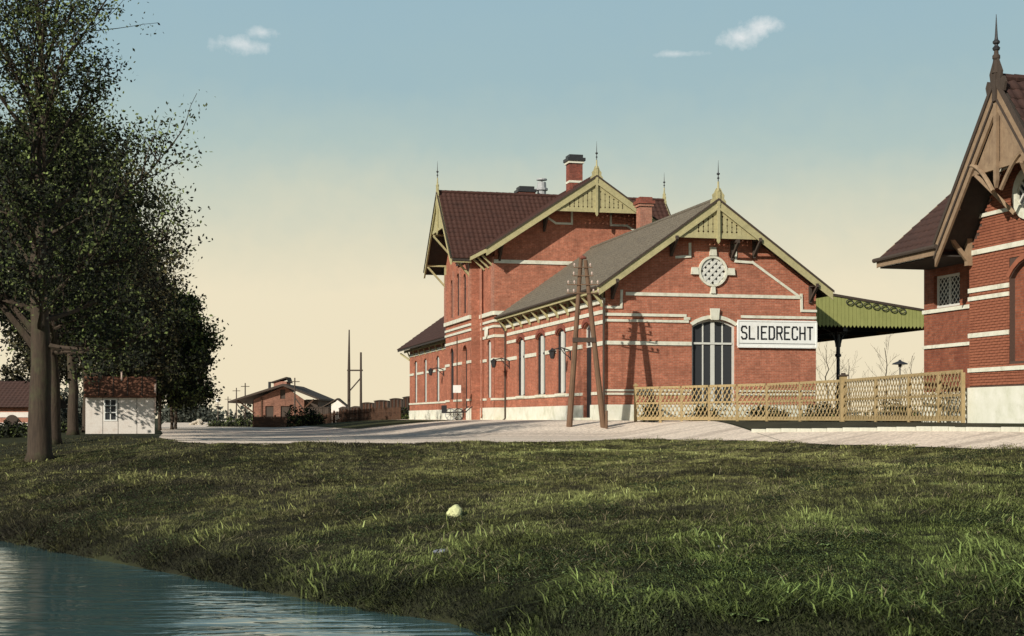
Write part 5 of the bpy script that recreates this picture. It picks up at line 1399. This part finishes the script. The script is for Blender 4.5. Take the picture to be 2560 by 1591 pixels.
def bush(name, label, cat, loc, rx, ry, rz, n, size, seed, m='leaf', group=None, z=None, stems=True):
    rng = np.random.default_rng(seed); x, y = loc; g = h(x, y) if z is None else z
    o = thing(name, label, cat, (x, y, g), 0, group)
    u = rng.normal(0, 1, (n, 3)); u /= np.linalg.norm(u, axis=1)[:, None]; rr = rng.uniform(.3, 1, n)**.5
    bump = 1+.22*np.sin(u[:, 0]*5+seed)*np.cos(u[:, 2]*4+seed)
    c = u*(rr*bump)[:, None]*np.array([rx, ry, rz]); c[:, 2] = np.abs(c[:, 2]+rz*.25)
    V, F, r = leaves(c, size*1.4, 12, size, rng)
    kind(mesh_np('foliage', V, F, m, o, rnd=r), 'stuff')
    mb = MB()
    for k in range(5): mb.tube([(0, 0, -.1), (rx*.5*math.cos(k*1.3), ry*.5*math.sin(k*1.3), rz*.7)], [.05, .015], 5)
    mb.build('stem', 'bark', o)
    return o
# hedge and bushes of the goods yard, each by itself
for k, (px, D, w, hh, lab) in enumerate(((538, 118, .55, .55, 'dark round bush at the left end of the hedge'), (560, 117, .5, .45, 'lowest small bush near the left end of the hedge'),
                                     (583, 116, .62, .62, 'dark bush in the middle of the hedge'), (606, 115, .6, .7, 'taller dark bush left of the goods shed'),
                                     (628, 114, .55, .72, 'dark bush touching the goods shed corner'), (748, 99, 1.0, 1.15, 'large dark bush before the goods shed door'),
                                     (785, 99, .8, .9, 'dark bush between the goods shed and the white hut'), (1020, 100, .8, .7, 'bush at the far corner of the station'))):
    bush('shrub', lab, 'shrub', (at(px, D), D), w, .5, hh, int(90*w), .09, 40+k, 'leaf', 'dark bushes along the goods yard')
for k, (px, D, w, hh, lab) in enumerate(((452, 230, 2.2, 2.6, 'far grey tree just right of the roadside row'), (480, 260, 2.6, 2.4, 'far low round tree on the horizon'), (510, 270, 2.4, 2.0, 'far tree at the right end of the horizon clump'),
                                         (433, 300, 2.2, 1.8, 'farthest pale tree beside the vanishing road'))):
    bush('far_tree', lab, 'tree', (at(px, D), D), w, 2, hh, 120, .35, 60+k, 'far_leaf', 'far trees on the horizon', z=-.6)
# conifers and shrubs behind the low house
for k, (px, D, w, hh, lab) in enumerate(((28, 100, 1.0, 3.9, 'slim dark conifer behind the low house'), (-25, 104, 1.2, 3.4, 'broad conifer at the left frame edge behind the low house'), (62, 108, 1.2, 2.6, 'rounded bush right of the slim conifer'),
                                         (150, 112, 2.2, 2.8, 'pale far shrub seen between the first trunks'), (188, 118, 2.2, 2.6, 'pale far shrub seen left of the white hut'))):
    bush('garden_tree', lab, 'tree', (at(px, D), D), w, 1, hh, 170, .16, 70+k, 'leaf_warm' if k < 3 else 'far_leaf', 'garden trees behind the low house', z=-.6)
for k, (px, D, w, hh, lab) in enumerate(((10, 60, .8, .5, 'dark shrub in front of the low house wall'), (50, 62, .7, .45, 'dark shrub left of the thick trunk'), (150, 72, .8, .5, 'dark shrub behind the slim second trunk'))):
    bush('shrub', lab, 'shrub', (at(px, D), D), w, .5, hh, 80, .08, 80+k, 'leaf', 'shrubs under the tree row')
# far field wood line right across the horizon
rng = np.random.default_rng(5)
cx_ = rng.uniform(-700, 500, 1500); cy_ = rng.uniform(880, 960, 1500); cz_ = rng.uniform(-1, 5, 1500)+2*np.sin(cx_*.02)
V, F, r = leaves(np.stack([cx_, cy_, cz_], 1), 2.5, 5, 1.8, rng)
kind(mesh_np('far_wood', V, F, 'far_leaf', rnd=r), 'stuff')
# shrubs behind the lattice fence
for k, (s, w, hh, off, lab) in enumerate(((.35, .45, 1.25, .5, 'leafy shrub at the wall end of the lattice fence'), (3.2, .7, .8, .9, 'low dark shrub behind the lattice fence below the tall front door'), (6.4, .8, .8, 1.0, 'low dark shrub behind the lattice fence under the station sign'),
                                          (9.6, .8, .9, 1.2, 'dark shrub behind the lattice fence near the station corner'), (15.2, .7, .9, 1.1, 'dark shrub behind the lattice fence under the canopy'))):
    p = fpt(s); bush('shrub', lab, 'shrub', (p[0]+fo[0]+off*.8, p[1]+fo[1]+off*.6), w, .45, hh*.55, int(130*w), .06, 90+k, 'leaf', 'shrubs behind the lattice fence', z=-.02)
# bare trees across the tracks
for k, (px, D, hh, lab) in enumerate(((2068, 105, 5.2, 'bare twiggy tree right beside the station corner under the canopy'), (2125, 120, 5.6, 'faint bare tree left of the canopy column'), (2215, 112, 6.2, 'faint bare tree right of the canopy column'), (2275, 118, 5.4, 'faint bare tree beside the lodge wall'))):
    tree('bare_tree', lab, 'tree', 'bare trees across the tracks', (at(px, D), D), hh, .05, 1.4, 1.9, 100+k, nl=0, limbs=12, sub=6, up=1.0)
D = 80
o = thing('platform_lamp', 'small dark platform lamp with flat hood right of the canopy column', 'lamp', (at(2250, D), D, 0))
mb = MB(); mb.lathe((0, 0, -.1), [(0, .09), (.4, .08), (.45, .045), (3.1, .035)], 8); mb.build('post', 'black_iron', o)
mb = MB(); mb.lathe((0, 0, 2.95), [(0, .08), (.12, .10), (.14, .44), (.2, .40), (.32, .1), (.4, .03)], 12); mb.build('hood', 'black_iron', o)

# rubble heap on the far road
rng = np.random.default_rng(9); o = thing('rubble_heap', 'pale heap of rubble beside the far road', 'heap', (at(497, 150), 150, -.72))
mb = MB()
for k in range(60):
    a = rng.uniform(0, 6.28); r_ = rng.uniform(0, 1.0); s = rng.uniform(.1, .22); x_, y_ = r_*math.cos(a)*1.1, r_*math.sin(a)*.8; z_ = (1-r_)*.55
    mb.lathe((x_, y_, z_), [(-.02, s*.5), (s*.5, s), (s, s*.6), (s*1.2, s*.1)], 5)
kind(mb.build('stones', 'heap', o), 'stuff')

# stones in the turf
def hit(px, py):
    for d in np.arange(12, 60, .05):
        x = (px-1280)/FPX*d; z = EYE+(1046-py)*d/FPX
        if z <= h(x, d): return x, d
def rock(px, py, r_, m_, label, seed, flat=.75, name='stone'):
    x, y = hit(px, py); rr = random.Random(seed)
    bm = bmesh.new(); bmesh.ops.create_icosphere(bm, subdivisions=3, radius=r_)
    ph = [rr.uniform(0, 6) for _ in range(6)]
    for v in bm.verts:
        n = v.co.normalized(); k = 1+.16*math.sin(n.x*3+ph[0])+.13*math.sin(n.y*5+ph[1])+.1*math.sin(n.z*7+ph[2])*math.cos(n.x*6+ph[3])+rr.uniform(-.05, .05)
        v.co = v.co*k; v.co.z *= flat
    me = bpy.data.meshes.new(name); bm.to_mesh(me); bm.free(); me.materials.append(M[m_])
    o = bpy.data.objects.new(name, me); col.objects.link(o); o.location = (x, y, h(x, y)+r_*.30)
    tag(o, label, 'stone'); return o
rock(1135, 1292, .155, 'pale_rock', 'pale yellow green boulder lying in the grass bank', 1, .85)
rock(1101, 1388, .10, 'grey_rock', 'small grey stone sunk in the grass below the pale boulder', 2, .5)
rock(1795, 1372, .035, 'grey_rock', 'tiny grey pebble in the grass right of centre', 3)

# grass: one mesh of curved blades over the bank
rng = np.random.default_rng(3)
NB = 700000
yy = 12.5+33.5*rng.uniform(0, 1, NB)**1.1
xx = rng.uniform(-.385, .385, NB)*yy
x2 = rng.uniform(-.39, .39, 60000); y2 = rng.uniform(39, 56, 60000)           # under the trees, thinner
xx = np.concatenate([xx, x2*y2]); yy = np.concatenate([yy, y2])
P = np.stack([xx, yy], 1)
sw = seg_dist(P, WLINE); se = seg_dist(P, EDGE)
def vnoise(x, y, f, seed):
    r_ = np.random.default_rng(seed); g = r_.uniform(0, 1, (64, 64)); x = ((x+100)*f) % 63; y = ((y+100)*f) % 63
    i = x.astype(int); j = y.astype(int); u = x-i; v = y-j; u = u*u*(3-2*u); v = v*v*(3-2*v)
    a = g[i, j]*(1-u)+g[(i+1) % 64, j]*u; b = g[i, (j+1) % 64]*(1-u)+g[(i+1) % 64, (j+1) % 64]*u
    return a*(1-v)+b*v
jitter = rng.normal(0, .05, len(xx))+.55*(vnoise(xx, yy, .9, 21)-.5)+.35*(vnoise(xx, yy, 2.6, 22)-.5)
sj = .35*(vnoise(xx, yy, 1.6, 23)-.6)
ok = (sw+sj > -.08) & (se+jitter < .10)
xx, yy, sw, se = xx[ok], yy[ok], sw[ok], se[ok]; n = len(xx)
zz = height(xx, yy)
big = vnoise(xx, yy, .35, 4); cl = vnoise(xx, yy, 1.2, 1); cf = vnoise(xx, yy, 4.2, 2); cff = vnoise(xx, yy, 9.0, 3)
low = np.clip(1-sw/8.5, 0, 1)                                                # rank growth by the water
near = np.clip((34-yy)/16, 0, 1)
edgeg = np.exp(-((se+.3)/.4)**2)*np.clip(vnoise(xx, yy*0, .9, 8)*1.6-.7, 0, 1)   # tufts along the gravel
tuft = np.clip(cl*1.7-.62, 0, 1)
Hh = (.028+.03*cf+.03*tuft*near)+.085*low*tuft*rng.uniform(.4, 1.3, n)+.13*edgeg
long_ = rng.uniform(0, 1, n) < (.006+.030*low*tuft+.010*near*tuft)
Hh = np.where(long_, Hh*rng.uniform(1.7, 3.0, n), Hh); Hh = np.minimum(Hh, .28)
wd = .0045+.005*rng.uniform(0, 1, n)+.003*low*tuft
wd = wd*np.where(yy > 30, 1.5, 1.0)*np.where(long_, 1.25, 1)
ang = rng.uniform(0, 2*np.pi, n); lean = rng.uniform(.2, 1.7, n)*(1+.5*low)
da = 6.28*vnoise(xx, yy, .7, 9)+rng.normal(0, .9, n)                         # combed in patches
dx, dy = np.cos(da), np.sin(da)*.8
wx, wy = np.cos(ang)*wd, np.sin(ang)*wd
b0 = np.stack([xx-wx, yy-wy, zz-.01], 1); b1 = np.stack([xx+wx, yy+wy, zz-.01], 1)
m0 = np.stack([xx-wx*.7+dx*lean*Hh*.4, yy-wy*.7+dy*lean*Hh*.4, zz+Hh*.6], 1); m1 = m0+np.stack([wx*1.4, wy*1.4, np.zeros(n)], 1)
tp = np.stack([xx+dx*lean*Hh, yy+dy*lean*Hh, zz+Hh*np.clip(1.1-.45*lean, .25, 1.1)], 1)
V = np.stack([b0, b1, m0, m1, tp], 1).reshape(-1, 3)
base = np.arange(n)*5
F = np.concatenate([np.stack([base, base+1, base+3], 1), np.stack([base, base+3, base+2], 1), np.stack([base+2, base+3, base+4], 1)])
dk = vnoise(xx, yy, .8, 31)*vnoise(xx, yy, 2.1, 32)
r = .36*rng.uniform(0, 1, n)+.36*cf+.26*cff+.18*cl+.18*(big-.5)-.15-.22*np.clip(.22-dk, 0, 1)/.22
r = np.where(long_, r+.25, r)
pn = np.exp(-((se+3.4-.5*np.sin(xx*.45))/.34)**2)*np.clip(1-np.abs(xx-1.6)/6.0, 0, 1)     # worn paler line along the top of the bank
pn2 = np.exp(-((se+2.2-.4*np.sin(xx*.7))/.25)**2)*np.clip(1-np.abs(xx-8.0)/3.0, 0, 1)*.8
r = np.clip(r+.55*(pn+pn2)*rng.uniform(.4, 1, n)-.22*np.exp(-(np.clip(sw, 0, 9)/.8)**2)-.17*np.clip((1.5-xx)/9, 0, 1.1)-.03, 0, 1)  # blade colour also darkens toward the left, standing in for tree shade
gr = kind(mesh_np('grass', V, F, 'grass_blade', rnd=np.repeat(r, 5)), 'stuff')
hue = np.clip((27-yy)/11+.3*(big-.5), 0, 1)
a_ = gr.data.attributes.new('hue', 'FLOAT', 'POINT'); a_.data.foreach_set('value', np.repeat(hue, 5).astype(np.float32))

# dry stems lying among the blades, and patches of clover
def scatter(nm, m_, cnt, seed, dens, L0, L1, w0, flat, leafn=1):
    rg = np.random.default_rng(seed); y = 13.5+30*rg.uniform(0, 1, cnt)**1.15; x = rg.uniform(-.37, .37, cnt)*y; Q = np.stack([x, y], 1)
    a = seg_dist(Q, WLINE); b = seg_dist(Q, EDGE); k_ = (a > .1) & (b < -.15) & (vnoise(x, y, dens[0], seed) > dens[1])
    x, y = x[k_], y[k_]; k = len(x); z = height(x, y)+rg.uniform(.015, .07, k)
    th = rg.uniform(0, 6.28, k); L_ = rg.uniform(L0, L1, k); el = rg.uniform(-.1, .6, k)*(1-flat)
    ux, uy, uz = np.cos(th)*np.cos(el), np.sin(th)*np.cos(el), np.sin(el)
    wv = w0*rg.uniform(.7, 1.3, k); px_, py_ = -np.sin(th)*wv, np.cos(th)*wv
    mid = .5 if leafn else .3
    A = np.stack([x, y, z], 1); Bm = np.stack([x+ux*L_*mid+px_, y+uy*L_*mid+py_, z+uz*L_*mid+.01], 1); Cm = np.stack([x+ux*L_*mid-px_, y+uy*L_*mid-py_, z+uz*L_*mid+.01], 1)
    T_ = np.stack([x+ux*L_, y+uy*L_, z+uz*L_], 1)
    Vv = np.stack([A, Bm, T_, Cm], 1).reshape(-1, 3)
    return kind(mesh_np(nm, Vv, np.arange(4*k).reshape(-1, 4), m_, rnd=np.repeat(rg.uniform(0, 1, k), 4)), 'stuff')
attr_mat('dry_stem', [(0, (.14, .11, .06)), (.6, (.28, .23, .13)), (1, (.42, .37, .22))])
attr_mat('clover_leaf', [(0, (.035, .05, .022)), (.6, (.08, .12, .045)), (1, (.19, .25, .10))], trans=.1)
scatter('dry_grass', 'dry_stem', 26000, 51, (.9, .45), .06, .28, .0035, 0)
scatter('clover', 'clover_leaf', 160000, 52, (.75, .60), .02, .05, .016, .7)

# broad-leaved weeds low on the bank, each a plant of its own
def weed(px, py, s, label, seed, m_='leaf'):
    p = hit(px, py)
    if p is None: return
    rr = random.Random(seed); o = thing('dock_plant', label, 'weed', (p[0], p[1], h(*p)), rr.uniform(0, 6), 'broad leaved weeds on the grass bank')
    for k in range(rr.randint(7, 10)):
        a = k*2.4; L_ = s*rr.uniform(.7, 1.2); w = L_*.22; el = rr.uniform(.2, 1.0)
        V = []; 
        for i in range(6):
            t = i/5; ww = w*math.sin(math.pi*min(1, t*.93+.05))**.8; x_ = L_*t*math.cos(el*(1-t*.5)); z_ = L_*t*math.sin(el*(1-t*.9))
            for sg in (-1, 1): V.append((x_*math.cos(a)-sg*ww*math.sin(a), x_*math.sin(a)+sg*ww*math.cos(a), z_+.02*abs(sg)))
        mb = MB(); mb.add(V, [(2*i, 2*i+1, 2*i+3, 2*i+2) for i in range(5)])
        lf = mb.build('leaf', 'weed_leaf', o, recalc=False)
mat('weed_leaf', (.13, .19, .06), (.20, .27, .09), scale=10, rough=.7, bump=.1)
weed(1840, 1545, .15, 'largest broad leaved weed at the bottom frame edge right of centre', 1)
weed(1905, 1560, .13, 'broad leaved weed close right of the largest one', 2)
weed(2420, 1500, .13, 'pale broad leaved weed low in the right corner', 3)
weed(2532, 1515, .10, 'small pale weed at the right frame edge', 4)
weed(2065, 1370, .11, 'broad leaved weed in the middle of the right bank', 5)
weed(2340, 1215, .12, 'single pale weed high on the right bank', 6)
weed(1420, 1440, .11, 'broad leaved weed halfway down the bank in the centre', 7)
